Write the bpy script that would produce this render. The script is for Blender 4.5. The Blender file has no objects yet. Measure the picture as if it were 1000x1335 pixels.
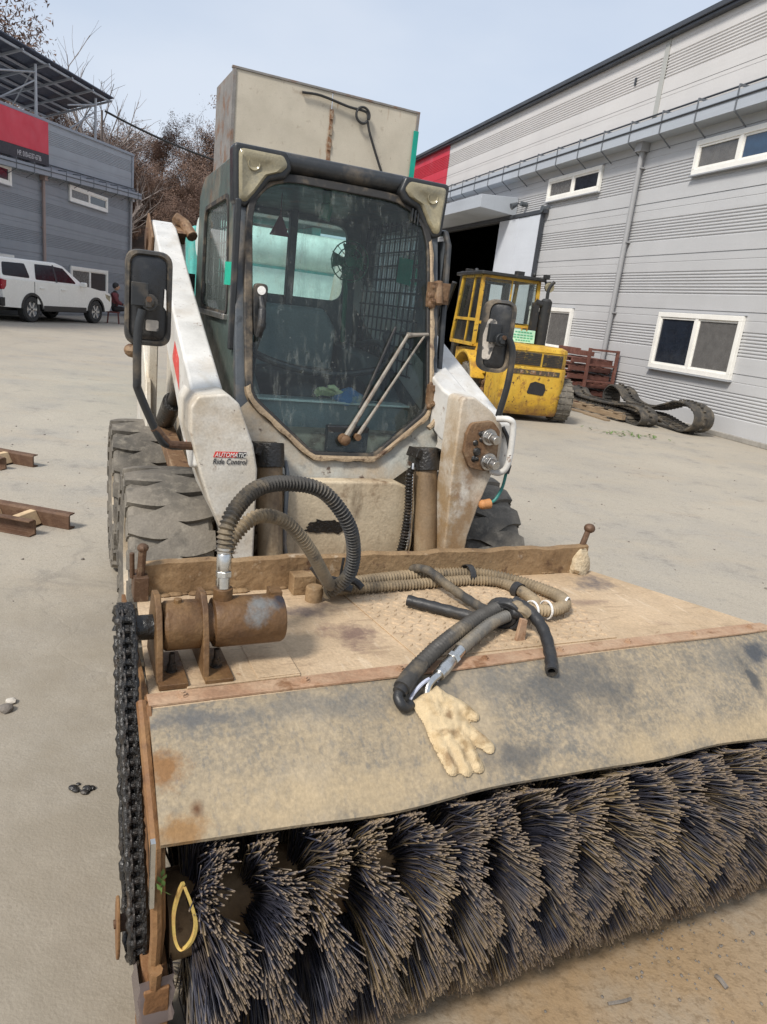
import bpy, bmesh, math, random
import numpy as np
from mathutils import Vector, Matrix, Euler
rnd = random.Random(7)
sc = bpy.context.scene
R = math.radians
# ---------------------------------------------------------------- camera
PITCH, ROLL = R(15.76), R(6.681)
f_ = Vector((0, math.cos(PITCH), -math.sin(PITCH)))
u0 = Vector((1, 0, 0)).cross(f_)
r_ = math.cos(ROLL) * Vector((1, 0, 0)) + math.sin(ROLL) * u0
u_ = r_.cross(f_)
cam = bpy.data.cameras.new('camera')
cam.sensor_fit = 'VERTICAL'; cam.sensor_height = 36; cam.lens = 921.5 / 1335 * 36
cam.clip_start = 0.05; cam.clip_end = 1500
cam_o = bpy.data.objects.new('camera', cam)
m4 = Matrix((r_, u_, -f_)).transposed().to_4x4()
m4.translation = Vector((0, 0, 1.477))
cam_o.matrix_world = m4
sc.collection.objects.link(cam_o); sc.camera = cam_o
# ---------------------------------------------------------------- sky, sun, exposure
SUN_EL, SUN_AZ = R(48), R(215)      # azimuth measured from +Y clockwise
world = bpy.data.worlds.new('World'); sc.world = world; world.use_nodes = True
nt = world.node_tree; nt.nodes.clear()
out = nt.nodes.new('ShaderNodeOutputWorld'); bg = nt.nodes.new('ShaderNodeBackground')
sky = nt.nodes.new('ShaderNodeTexSky'); sky.sky_type = 'NISHITA'; sky.sun_disc = False
sky.sun_elevation = SUN_EL; sky.sun_rotation = SUN_AZ
sky.air_density = 1.0; sky.dust_density = 3.0; sky.ozone_density = 1.0
mixs = nt.nodes.new('ShaderNodeMix'); mixs.data_type = 'RGBA'
mixs.inputs[0].default_value = 0.66                      # thin high cloud veil, even all over
mixs.inputs[7].default_value = (5.6, 6.3, 7.4, 1)
nt.links.new(sky.outputs[0], mixs.inputs[6])
tcw = nt.nodes.new('ShaderNodeTexCoord'); mpw = nt.nodes.new('ShaderNodeMapping'); mpw.inputs['Scale'].default_value = (1.2, 1.2, 3.0)
nzw = nt.nodes.new('ShaderNodeTexNoise'); nzw.inputs['Scale'].default_value = 1.6; nzw.inputs['Detail'].default_value = 5; nzw.inputs['Roughness'].default_value = .5
nt.links.new(tcw.outputs['Generated'], mpw.inputs[0]); nt.links.new(mpw.outputs[0], nzw.inputs['Vector'])
mrw = nt.nodes.new('ShaderNodeMapRange'); mrw.inputs[1].default_value = .38; mrw.inputs[2].default_value = .68; mrw.inputs[4].default_value = .40; nt.links.new(nzw.outputs[0], mrw.inputs[0])
veil = nt.nodes.new('ShaderNodeMix'); veil.data_type = 'RGBA'; veil.inputs[7].default_value = (6.6, 6.9, 7.4, 1)
nt.links.new(mrw.outputs[0], veil.inputs[0]); nt.links.new(mixs.outputs[2], veil.inputs[6])
nt.links.new(veil.outputs[2], bg.inputs[0]); bg.inputs[1].default_value = 0.093
nt.links.new(bg.outputs[0], out.inputs[0])
sun = bpy.data.lights.new('sun', 'SUN'); sun.energy = 2.6; sun.angle = R(11); sun.color = (1.0, 0.95, 0.87)
sun_o = bpy.data.objects.new('sun', sun); sc.collection.objects.link(sun_o)
sd = Vector((math.sin(SUN_AZ) * math.cos(SUN_EL), math.cos(SUN_AZ) * math.cos(SUN_EL), math.sin(SUN_EL)))
sun_o.rotation_euler = sd.to_track_quat('Z', 'Y').to_euler(); sun_o.location = sd * 60
sc.view_settings.view_transform = 'Standard'; sc.view_settings.look = 'None'
sc.view_settings.exposure = 0.53; sc.view_settings.gamma = 1.0
sc.view_settings.use_curve_mapping = False
sc.cycles.max_bounces = 8; sc.cycles.transparent_max_bounces = 24
sc.cycles.caustics_reflective = False; sc.cycles.caustics_refractive = False
COL = sc.collection

# ---------------------------------------------------------------- materials
def nd(nt, t, **kw):
    n = nt.nodes.new(t)
    for k, v in kw.items():
        setattr(n, k, v)
    return n

def fac_noise(nt, vec, scale, detail=5.0, rough=0.55, lo=0.4, hi=0.6, stretch=None):
    L = nt.links
    if stretch:
        mp = nd(nt, 'ShaderNodeMapping'); mp.inputs['Scale'].default_value = stretch
        L.new(vec, mp.inputs[0]); vec = mp.outputs[0]
    n = nd(nt, 'ShaderNodeTexNoise'); n.inputs['Scale'].default_value = scale
    n.inputs['Detail'].default_value = detail; n.inputs['Roughness'].default_value = rough
    L.new(vec, n.inputs['Vector'])
    mr = nd(nt, 'ShaderNodeMapRange'); mr.clamp = True
    mr.inputs[1].default_value = lo; mr.inputs[2].default_value = hi
    L.new(n.outputs[0], mr.inputs[0])
    return mr.outputs[0]

def mixc(nt, fac, a, b):
    m = nd(nt, 'ShaderNodeMix', data_type='RGBA')
    if isinstance(fac, (int, float)): m.inputs[0].default_value = fac
    else: nt.links.new(fac, m.inputs[0])
    for s, v in ((6, a), (7, b)):
        if isinstance(v, tuple): m.inputs[s].default_value = (*v[:3], 1)
        else: nt.links.new(v, m.inputs[s])
    return m.outputs[2]

def math_(nt, op, a, b=None):
    m = nd(nt, 'ShaderNodeMath', operation=op)
    for i, v in enumerate((a, b)):
        if v is None: continue
        if isinstance(v, (int, float)): m.inputs[i].default_value = v
        else: nt.links.new(v, m.inputs[i])
    return m.outputs[0]

MATS = {}
def mk(name, base, rough=0.55, metal=0.0, vary=0.18, vscale=7.0, layers=(), up=None, bump=0.12, bscale=70.0,
       grain=0.12, gscale=140.0, spec=0.5, offset=(0, 0, 0), spots=()):
    """layers: (colour, noise scale, lo, hi, strength, stretch or None, roughness). up: dust colour that lies on faces turned upward."""
    m = bpy.data.materials.new(name); m.use_nodes = True; nt = m.node_tree; L = nt.links
    bs = nt.nodes['Principled BSDF']
    tc = nd(nt, 'ShaderNodeTexCoord')
    vec = tc.outputs['Object']
    mp = nd(nt, 'ShaderNodeMapping'); mp.inputs['Location'].default_value = offset
    L.new(vec, mp.inputs[0]); vec = mp.outputs[0]
    b = tuple(base)
    c = mixc(nt, fac_noise(nt, vec, vscale, 4, .6, .3, .7), tuple(x * (1 - vary) for x in b), tuple(min(1, x * (1 + vary)) for x in b))
    rr = None
    for ly in layers:
        col, s, lo, hi, st = ly[:5]; stretch = ly[5] if len(ly) > 5 else None
        f = fac_noise(nt, vec, s, 7, .62, lo, hi, stretch)
        if st != 1: f = math_(nt, 'MULTIPLY', f, st)
        c = mixc(nt, f, c, tuple(col))
    for col, cen, rad, st, ns in spots:      # a stain of its own shape at one place
        q = nd(nt, 'ShaderNodeMapping', vector_type='TEXTURE'); q.inputs['Location'].default_value = cen; q.inputs['Scale'].default_value = rad; L.new(tc.outputs['Object'], q.inputs[0])
        ln = nd(nt, 'ShaderNodeVectorMath', operation='LENGTH'); L.new(q.outputs[0], ln.inputs[0])
        n = nd(nt, 'ShaderNodeTexNoise'); n.inputs['Scale'].default_value = ns; n.inputs['Detail'].default_value = 6; n.inputs['Roughness'].default_value = .65; L.new(vec, n.inputs['Vector'])
        f = math_(nt, 'SUBTRACT', math_(nt, 'SUBTRACT', math_(nt, 'MULTIPLY', n.outputs[0], 3.2), .6), ln.outputs['Value'])
        mr = nd(nt, 'ShaderNodeMapRange'); mr.inputs[1].default_value = 0; mr.inputs[2].default_value = .8; mr.inputs[4].default_value = st; L.new(f, mr.inputs[0])
        c = mixc(nt, mr.outputs[0], c, tuple(col))
    if up:
        g = nd(nt, 'ShaderNodeNewGeometry'); sx = nd(nt, 'ShaderNodeSeparateXYZ'); L.new(g.outputs['Normal'], sx.inputs[0])
        f = nd(nt, 'ShaderNodeMapRange'); f.inputs[1].default_value = .25; f.inputs[2].default_value = .95; L.new(sx.outputs[2], f.inputs[0])
        n = fac_noise(nt, vec, up[1] if len(up) > 1 else 9, 6, .6, .25, .7)
        ff = math_(nt, 'MULTIPLY', math_(nt, 'MULTIPLY', f.outputs[0], n), up[2] if len(up) > 2 else .8)
        c = mixc(nt, ff, c, tuple(up[0]))
    if grain:
        gf = fac_noise(nt, vec, gscale, 2, .5, .25, .75)
        hs = nd(nt, 'ShaderNodeHueSaturation'); L.new(c, hs.inputs['Color'])
        v = nd(nt, 'ShaderNodeMapRange'); v.inputs[3].default_value = 1 - grain; v.inputs[4].default_value = 1 + grain
        L.new(gf, v.inputs[0]); L.new(v.outputs[0], hs.inputs['Value']); c = hs.outputs[0]
    L.new(c, bs.inputs['Base Color'])
    rn = fac_noise(nt, vec, vscale * 2.3, 4, .6, .3, .7)
    mr = nd(nt, 'ShaderNodeMapRange'); mr.inputs[3].default_value = max(.03, rough - .12); mr.inputs[4].default_value = min(1, rough + .12)
    L.new(rn, mr.inputs[0]); L.new(mr.outputs[0], bs.inputs['Roughness'])
    bs.inputs['Metallic'].default_value = metal
    bs.inputs['Specular IOR Level'].default_value = spec
    if bump:
        n = nd(nt, 'ShaderNodeTexNoise'); n.inputs['Scale'].default_value = bscale; n.inputs['Detail'].default_value = 6
        L.new(vec, n.inputs['Vector'])
        bp = nd(nt, 'ShaderNodeBump'); bp.inputs['Strength'].default_value = bump; bp.inputs['Distance'].default_value = .01
        L.new(n.outputs[0], bp.inputs['Height']); L.new(bp.outputs[0], bs.inputs['Normal'])
    MATS[name] = m
    return m

DUST = (.40, .30, .19); RUST = (.17, .075, .028); DRUST = (.07, .032, .016)
mk('white_paint', (.62, .59, .53), .42, layers=((DUST, 5, .47, .68, .8), ((.50, .42, .30), 2.2, .42, .66, .6), (RUST, 16, .63, .70, .85), (DRUST, 34, .66, .71, .9)), bump=.10)
mk('white_grimy', (.60, .56, .49), .45, spots=(((.27, .16, .07), (.42, -.42, .62), (.11, .5, .24), .85, 9), ((.22, .12, .05), (.46, -.42, .98), (.10, .5, .15), .8, 10), ((.33, .22, .11), (.38, -.42, .86), (.05, .5, .3), .8, 9)), layers=(((.38, .27, .15), 3.2, .42, .64, .8, (1, 1, .6)), ((.56, .50, .42), 9, .5, .7, .6), (RUST, 11, .60, .70, .8), (DRUST, 30, .66, .71, .9)), bump=.12)
mk('arm_white', (.60, .585, .55), .36, layers=((DUST, 4, .52, .76, .5), (RUST, 20, .64, .70, .85), (DRUST, 44, .67, .72, .9), ((.42, .36, .27), 6, .56, .72, .6, (1, .4, 1))), bump=.05, grain=.05)
mk('tan_plate', (.52, .43, .30), .55, layers=((DUST, 4, .46, .70, .7), ((.14, .07, .03), 5.5, .54, .64, .95), ((.09, .05, .025), 4, .58, .70, .8, (2.2, 2.2, .5)), (DRUST, 18, .66, .72, .9)), bump=.2)
mk('tan_steel', (.20, .135, .075), .55, layers=((.55 * np.array(DUST), 6, .5, .7, .8), ((.38, .31, .21), 4, .54, .7, .8, (1, 1, .5)), ((.06, .035, .02), 7, .55, .68, .8, (1.5, 1.5, .4)), (DRUST, 12, .62, .70, .7)), bump=.2)
mk('frame_black', (.022, .024, .026), .38, layers=((.6 * np.array(DUST), 7, .52, .75, .45), ((.10, .09, .08), 22, .55, .8, .4)), bump=.06)
mk('frame_grey', (.075, .085, .095), .5, layers=((DUST, 6, .55, .78, .5), ((.02, .02, .02), 14, .62, .72, .7)), bump=.12)
mk('cab_side', (.075, .10, .09), .45, layers=(((.26, .20, .14), 4, .50, .72, .7), (RUST, 10, .6, .7, .7)), bump=.15)
mk('chin_grey', (.40, .40, .36), .55, layers=(((.14, .15, .15), 11, .54, .64, .75), (DUST, 4, .45, .68, .9), (DRUST, 14, .64, .7, .9)), bump=.15)
mk('gasket', (.025, .023, .021), .6, layers=((DUST, 9, .50, .72, .5),), bump=.2)
mk('dirty_edge', (.30, .22, .14), .7, layers=((DUST, 12, .4, .6, .8), (DRUST, 18, .55, .65, .9)), bump=.4, bscale=110)
mk('hinge_rust', (.16, .09, .045), .7, layers=((DUST, 14, .52, .72, .5), (DRUST, 20, .55, .66, .9)), bump=.4)
mk('tyre', (.07, .066, .060), .8, spec=.25, layers=(((.22, .195, .16), 3.0, .30, .62, .85), ((.055, .052, .048), 8, .56, .7, .6), ((.30, .27, .22), 26, .5, .7, .5)), bump=.3, bscale=60)
mk('tyre_side', (.055, .05, .046), .75, layers=(((.22, .15, .09), 4, .4, .65, .8),), bump=.3)
mk('rim_white', (.4, .36, .29), .5, layers=((DUST, 7, .4, .65, .9), (RUST, 14, .6, .7, .9)))
mk('chrome', (.62, .61, .58), .22, metal=1.0, vary=.1, layers=(((.35, .30, .24), 20, .55, .75, .4),), bump=.03)
mk('wiper_metal', (.26, .23, .19), .55, layers=(((.14, .08, .045), 14, .52, .64, .8), ((.07, .06, .055), 20, .55, .68, .8)), bump=.3)
mk('steel', (.45, .44, .42), .35, metal=.9, layers=(((.30, .22, .13), 20, .5, .7, .7),), bump=.1)
mk('oil_black', (.018, .016, .014), .35, layers=(((.10, .07, .045), 16, .55, .7, .7),), bump=.5, bscale=90)
mk('chain_black', (.022, .021, .020), .33, metal=.3, layers=(((.07, .055, .045), 30, .55, .7, .8),), bump=.6, bscale=130)
mk('side_rust', (.17, .08, .03), .72, layers=(((.26, .145, .06), 8, .42, .66, .8), (DRUST, 12, .55, .68, .8)), bump=.35)
mk('deck_tan', (.42, .305, .19), .72, layers=(((.53, .40, .265), 3, .36, .62, .9), ((.24, .15, .11), 6, .62, .76, .5, (1, 2.4, 1)), (RUST, 26, .66, .73, .7), ((.25, .17, .11), 7, .57, .66, .5, (1, 6, 1)), ((.60, .48, .34), 9, .60, .68, .5, (5, 1, 1))), bump=.3, bscale=90, spots=(((.13, .075, .065), (-.405, .235, .6), (.075, .095, .1), .8, 14), ((.11, .085, .085), (-.47, .40, .6), (.12, .05, .1), .75, 14), ((.10, .085, .085), (.60, .44, .6), (.12, .07, .1), .85, 12), ((.15, .095, .08), (.45, .30, .6), (.10, .03, .1), .55, 14)))
mk('strip_tan', (.34, .20, .12), .7, layers=(((.43, .30, .195), 9, .42, .62, .8), (RUST, 16, .58, .68, .8)), bump=.3)
mk('bar_brown', (.20, .122, .058), .75, layers=(((.30, .20, .105), 7, .4, .64, .9), (DRUST, 16, .6, .68, .85), ((.55, .45, .33), 22, .62, .72, .5)), bump=.5, bscale=50)
mk('motor_brown', (.125, .064, .024), .6, layers=(((.215, .125, .052), 9, .46, .66, .8), ((.07, .034, .015), 7, .52, .66, .8)), bump=.45, bscale=55, spots=(((.17, .18, .18), (-.685, .125, .75), (.045, .05, .05), .85, 22), ((.02, .02, .03), (-.638, .14, .755), (.018, .03, .03), .9, 22)))
mk('hose_dust', (.20, .155, .10), .7, layers=(((.34, .26, .16), 10, .42, .66, .9), ((.05, .045, .04), 12, .56, .70, .8)), bump=.3)
mk('hose_dark', (.045, .042, .038), .6, layers=(((.30, .23, .14), 9, .50, .74, .7),), bump=.25)
mk('hose_grey', (.10, .095, .085), .6, layers=(((.28, .22, .14), 9, .48, .70, .7),), bump=.25)
mk('rubber_black', (.022, .022, .023), .5, layers=(((.16, .13, .09), 10, .52, .75, .5),), bump=.2)
mk('cable_black', (.02, .02, .02), .5, vary=.1)
mk('glove_cloth', (.62, .48, .29), .9, vary=.12, vscale=22, layers=(((.50, .35, .18), 20, .48, .68, .8), ((.30, .19, .08), 26, .60, .72, .7)), bump=.6, bscale=420, grain=.16, gscale=900, spots=(((.20, .11, .045), (-.298, -.118, .56), (.016, .012, .1), .7, 40), ((.20, .11, .04), (-.305, -.150, .52), (.030, .012, .1), .7, 40), ((.22, .12, .05), (-.330, -.195, .5), (.016, .02, .1), .7, 40), ((.25, .14, .06), (-.228, -.165, .5), (.02, .02, .1), .6, 40), ((.2, .12, .05), (-.285, -.185, .5), (.016, .02, .1), .6, 40), ((.22, .14, .06), (-.232, -.112, .55), (.016, .014, .1), .7, 40)))
mk('glove_hem', (.55, .58, .70), .9, bump=.4, bscale=600)
mk('glove_green', (.62, .68, .38), .9)
mk('rag_blue', (.07, .20, .42), .85, layers=(((.35, .40, .30), 18, .5, .62, .8),), bump=.4)
mk('green_tape', (.01, .36, .24), .5, bump=.1)
mk('seat_black', (.02, .02, .022), .5, layers=(((.13, .12, .10), 12, .5, .75, .4),))
mk('seat_grey', (.17, .21, .21), .6)
mk('inner_dark', (.10, .125, .125), .6, layers=(((.12, .12, .11), 7, .5, .75, .5),))
mk('fan_green', (.025, .15, .085), .5)
mk('red_dark', (.12, .012, .02), .6)
mk('decal_red', (.62, .05, .04), .45, layers=(((.7, .6, .5), 30, .60, .66, .7),), bump=.03)
mk('decal_dark', (.05, .05, .055), .5, bump=.02)
mk('decal_white', (.8, .78, .74), .5, bump=.02)
mk('lens', (.30, .265, .175), .14, vary=.3, layers=(((.40, .33, .18), 7, .5, .72, .7), ((.14, .14, .12), 12, .56, .72, .6)), bump=.35, bscale=28)
mk('mirror_back', (.018, .019, .021), .3, layers=(((.09, .085, .075), 14, .5, .72, .6),), bump=.08)
mk('mirror_rim', (.04, .038, .035), .6, layers=((DUST, 10, .52, .74, .6),), bump=.2)
mk('mirror_peel', (.42, .38, .33), .5, layers=(((.05, .05, .05), 30, .52, .58, .9),))
mk('bolt_rust', (.11, .062, .036), .6, metal=.3, layers=((DUST, 40, .55, .75, .5),), bump=.3)
mk('bolt_dark', (.035, .028, .022), .5, metal=.3, layers=(((.16, .10, .05), 60, .52, .7, .6),), bump=.3)
mk('teal', (.10, .42, .38), .5, layers=(((.35, .36, .30), 6, .5, .7, .5), (RUST, 18, .66, .72, .8)))
mk('teal_pale', (.64, .74, .70), .45, layers=(((.5, .56, .52), 3, .45, .65, .6),))
mk('teal_edge', (.0, .27, .20), .5)
mk('board', (.45, .405, .325), .7, vary=.1, vscale=3, layers=(((.54, .49, .40), 2.5, .4, .65, .7), ((.25, .20, .15), 12, .6, .72, .6), (RUST, 20, .66, .72, .85), ((.27, .15, .07), 5, .64, .74, .7, (3, 3, .5)), ((.20, .17, .13), 30, .64, .70, .7)), bump=.06, spots=(((.22, .10, .045), (-1.5, 0, 2.62), (.22, .3, .16), .8, 6), ((.24, .12, .05), (-.61, 0, 3.0), (.035, .3, .45), .8, 10), ((.22, .11, .05), (.15, 0, 2.60), (.30, .3, .16), .75, 6), ((.26, .2, .14), (-.95, 0, 3.46), (.10, .3, .03), .7, 10)))
mk('board_side', (.20, .19, .18), .7, layers=((RUST, 6, .5, .66, .8),))
mk('rust_strip', (.20, .10, .05), .8, layers=(((.33, .28, .21), 30, .45, .58, .8),))
mk('ply_orange', (.55, .28, .12), .7)

# buildings
def panel_mat(name, base, **kw):
    return mk(name, base, kw.get('rough', .45), vary=.05, vscale=.7,
              layers=((tuple(x * .78 for x in base), .8, .5, .8, .4, (.3, 1, 6)), (tuple(x * .7 for x in base), 5, .6, .8, .3, (4, 4, .25))), bump=.02, grain=.03, gscale=30)
panel_mat('panel_light', (.485, .485, .49)); panel_mat('panel_upper', (.60, .58, .565)); panel_mat('panel_red', (.56, .025, .05))
panel_mat('panel_dark', (.235, .255, .285)); panel_mat('panel_dark_upper', (.30, .325, .355)); panel_mat('gutter_grey', (.40, .43, .47))
panel_mat('gutter_dark', (.27, .295, .335)); panel_mat('trim_dark', (.045, .05, .06)); panel_mat('steel_grey', (.36, .37, .39))
panel_mat('rail_grey', (.13, .14, .155)); panel_mat('door_white', (.58, .61, .66)); panel_mat('pipe_grey', (.33, .33, .335)); panel_mat('pipe_brown', (.30, .225, .20)); panel_mat('strip_grey', (.40, .40, .375))
mk('pvc_white', (.82, .80, .75), .35, vary=.04, layers=(((.55, .52, .46), 4, .58, .8, .4),), bump=.01, grain=.02)
mk('pane_dark', (.012, .016, .025), .06, vary=.3, bump=0, grain=0, spec=.8)
mk('pane_grey', (.12, .115, .11), .25, vary=.15, bump=0, grain=0)
mk('pane_blue', (.02, .05, .10), .08, bump=0, grain=0, spec=.8)
mk('sign_red', (.62, .03, .055), .45, vary=.06, vscale=1, bump=0, grain=.02)
mk('sign_black', (.02, .018, .025), .5, bump=0)
mk('sign_text', (.62, .60, .62), .5, bump=0)
mk('solar_under', (.022, .030, .06), .4, vary=.2, bump=0)
mk('galvanised', (.42, .43, .45), .45, metal=.4, vary=.1, bump=.02)
mk('concrete_base', (.30, .28, .25), .8, bump=.3)
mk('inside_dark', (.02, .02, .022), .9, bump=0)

# vehicles
mk('fork_yellow', (.56, .33, .03), .45, layers=(((.68, .46, .06), 5, .45, .7, .7), ((.22, .10, .03), 6, .54, .66, .8), (DRUST, 14, .59, .65, .95), ((.40, .22, .04), 3, .5, .7, .6)), bump=.1)
mk('fork_weight', (.56, .33, .03), .5, layers=(((.68, .46, .06), 5, .45, .7, .6), ((.22, .10, .03), 7, .53, .66, .8), (DRUST, 13, .585, .65, .95)), bump=.12, spots=(((.19, .085, .03), (0, .2, .08), (1.0, 1.0, .26), .85, 5),))
mk('fork_low', (.55, .30, .03), .5, layers=(((.20, .085, .03), 4, .44, .60, .9), (DRUST, 14, .60, .68, .95)), bump=.12)
mk('grille_dark', (.06, .05, .035), .6, layers=(((.42, .28, .05), 14, .56, .64, .8), ((.12, .07, .04), 22, .5, .6, .7)), bump=.3)
mk('fork_black', (.02, .02, .02), .45, layers=(((.12, .09, .06), 9, .54, .72, .5),))
mk('sign_green', (.42, .68, .50), .6, layers=(((.7, .8, .72), 8, .5, .7, .6),))
mk('sign_green_ink', (.10, .40, .25), .6)
mk('car_white', (.80, .79, .75), .22, vary=.02, bump=0, grain=0, layers=(((.62, .57, .48), 2, .55, .85, .3),))
mk('car_black', (.015, .015, .017), .45, bump=0)
mk('car_glass', (.008, .009, .012), .18, bump=0, grain=0, spec=.3)
mk('car_lamp', (.30, .01, .02), .2, bump=0, grain=0)
mk('alloy', (.5, .5, .5), .35, metal=.7, bump=0)
mk('car_tyre', (.03, .03, .03), .75)
# people and oddments
mk('jacket_red', (.12, .025, .03), .8); mk('trousers', (.02, .018, .02), .8); mk('skin', (.42, .25, .17), .6, bump=0); mk('hair', (.012, .011, .012), .6)
mk('seat_red', (.14, .04, .035), .6)
mk('pallet_steel', (.14, .055, .04), .65, layers=(((.26, .13, .10), 6, .5, .7, .7), (DRUST, 15, .6, .7, .8)), bump=.2)
mk('pallet_wood', (.30, .22, .14), .8, layers=(((.18, .13, .09), 5, .45, .7, .8, (1, 8, 8)),), bump=.3)
mk('track_rubber', (.045, .042, .038), .7, layers=(((.20, .165, .12), 6, .46, .7, .75),), bump=.4)
mk('ramp_rust', (.095, .048, .026), .75, layers=(((.18, .11, .065), 6, .45, .66, .8), (DRUST, 10, .52, .66, .8)), bump=.4)
mk('ramp_wood', (.55, .40, .24), .8)
mk('twig', (.13, .095, .08), .85, bump=0, vscale=3); mk('twig_grey', (.17, .14, .125), .85, bump=0)
mk('leaf_brown', (.17, .105, .075), .85, vary=.4, vscale=1.3, bump=0, layers=(((.10, .072, .062), .5, .45, .65, .7), ((.24, .14, .065), 1.6, .58, .72, .7)))
mk('hill_soil', (.11, .075, .056), .95, vscale=.15, layers=(((.055, .038, .03), .3, .45, .65, .8),))
mk('leaf_green', (.10, .17, .04), .6, bump=0)
mk('straw', (.50, .36, .14), .8); mk('strap_yellow', (.55, .40, .12), .6, layers=(((.62, .30, .12), 30, .5, .6, .6),), bump=.1)
mk('stone', (.17, .15, .13), .85, bump=.4); mk('stone_pale', (.50, .46, .40), .85, bump=.4)
mk('teal_hose', (.02, .16, .14), .5); mk('plug_orange', (.45, .20, .07), .6, layers=((DUST, 30, .5, .7, .7),))
mk('cloth_tan', (.52, .42, .28), .95, layers=(((.30, .21, .11), 18, .5, .7, .8),), bump=.6, bscale=120)
def plastic_wrap():
    m = bpy.data.materials.new('plastic_wrap'); m.use_nodes = True; b = m.node_tree.nodes['Principled BSDF']
    b.inputs['Base Color'].default_value = (.25, .20, .19, 1); b.inputs['Roughness'].default_value = .12
    b.inputs['Transmission Weight'].default_value = .35; b.inputs['IOR'].default_value = 1.3
    MATS['plastic_wrap'] = m
plastic_wrap()

def glass_mat(name, tint, dust, dlo, dhi, dmax, haze=.03, streak=(14, 14, 1.0)):
    """thin pane: tinted see-through, mirror reflection by angle, a dry film of dust with run marks"""
    m = bpy.data.materials.new(name); m.use_nodes = True; nt = m.node_tree; L = nt.links; nt.nodes.clear()
    o = nd(nt, 'ShaderNodeOutputMaterial'); tr = nd(nt, 'ShaderNodeBsdfTransparent'); tr.inputs[0].default_value = (*tint, 1)
    gl = nd(nt, 'ShaderNodeBsdfGlossy'); gl.inputs['Roughness'].default_value = .04
    fr = nd(nt, 'ShaderNodeFresnel'); fr.inputs[0].default_value = 1.5
    mx = nd(nt, 'ShaderNodeMixShader'); L.new(fr.outputs[0], mx.inputs[0]); L.new(tr.outputs[0], mx.inputs[1]); L.new(gl.outputs[0], mx.inputs[2])
    d1 = nd(nt, 'ShaderNodeBsdfDiffuse'); d1.inputs[0].default_value = (*dust, 1); d2 = nd(nt, 'ShaderNodeBsdfTranslucent'); d2.inputs[0].default_value = (*dust, 1)
    df = nd(nt, 'ShaderNodeMixShader'); df.inputs[0].default_value = .5; L.new(d1.outputs[0], df.inputs[1]); L.new(d2.outputs[0], df.inputs[2])
    tc = nd(nt, 'ShaderNodeTexCoord')
    a = fac_noise(nt, tc.outputs['Object'], 3.0, 6, .65, dlo, dhi)
    b = fac_noise(nt, tc.outputs['Object'], 1.0, 6, .7, .52, .75, streak)
    c = fac_noise(nt, tc.outputs['Object'], 90, 3, .6, .66, .72)
    f = math_(nt, 'MAXIMUM', math_(nt, 'MULTIPLY', a, b), math_(nt, 'MULTIPLY', c, .5))
    f = math_(nt, 'ADD', math_(nt, 'MULTIPLY', f, dmax), haze)
    m2 = nd(nt, 'ShaderNodeMixShader'); L.new(f, m2.inputs[0]); L.new(mx.outputs[0], m2.inputs[1]); L.new(df.outputs[0], m2.inputs[2])
    L.new(m2.outputs[0], o.inputs[0]); MATS[name] = m
glass_mat('cab_glass', (.84, .97, .96), (.50, .53, .48), .42, .70, .75, .035, (40, 40, 1.3))
glass_mat('side_glass', (.74, .92, .88), (.62, .70, .66), .35, .6, .45, .16, (20, 20, 1.5))
glass_mat('fork_glass', (.80, .86, .84), (.45, .45, .40), .45, .7, .4, .05)

def flap_mat():
    m = mk('rubber_flap', (.14, .132, .115), .8, vary=.12, layers=(((.36, .275, .165), 2.6, .28, .58, .62), ((.37, .29, .185), 70, .42, .60, .6, (1, 1.2, 1.2)), ((.15, .145, .13), 5, .54, .74, .6, (1, .6, .6)), ((.13, .128, .12), 60, .53, .64, .5, (1.3, .6, .6)), ((.40, .32, .215), 7, .52, .72, .6)), bump=.25, bscale=90, spots=(((.10, .104, .104), (-.45, -.035, .57), (.62, .055, .3), .55, 11), ((.105, .105, .10), (.75, -.06, .56), (.35, .05, .3), .45, 11), ((.42, .32, .19), (-.55, -.21, .49), (.45, .05, .3), .55, 10), ((.42, .32, .19), (.45, -.22, .48), (.55, .045, .3), .55, 10), ((.075, .077, .078), (.13, -.08, .55), (.28, .10, .3), .75, 9), ((.08, .08, .08), (-.14, -.20, .48), (.12, .03, .3), .75, 16), ((.22, .11, .04), (-.925, -.12, .52), (.045, .06, .2), .95, 18), ((.25, .14, .055), (-.90, -.235, .47), (.07, .04, .2), .95, 18), ((.11, .05, .02), (-.875, -.20, .49), (.017, .017, .1), 1.0, 4), ((.055, .06, .068), (.80, -.05, .56), (.055, .045, .2), .95, 20), ((.05, .055, .06), (.725, -.115, .53), (.035, .075, .2), .9, 14), ((.10, .10, .10), (-.86, -.035, .57), (.10, .02, .2), .7, 18)))
    return m
flap_mat()

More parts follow.
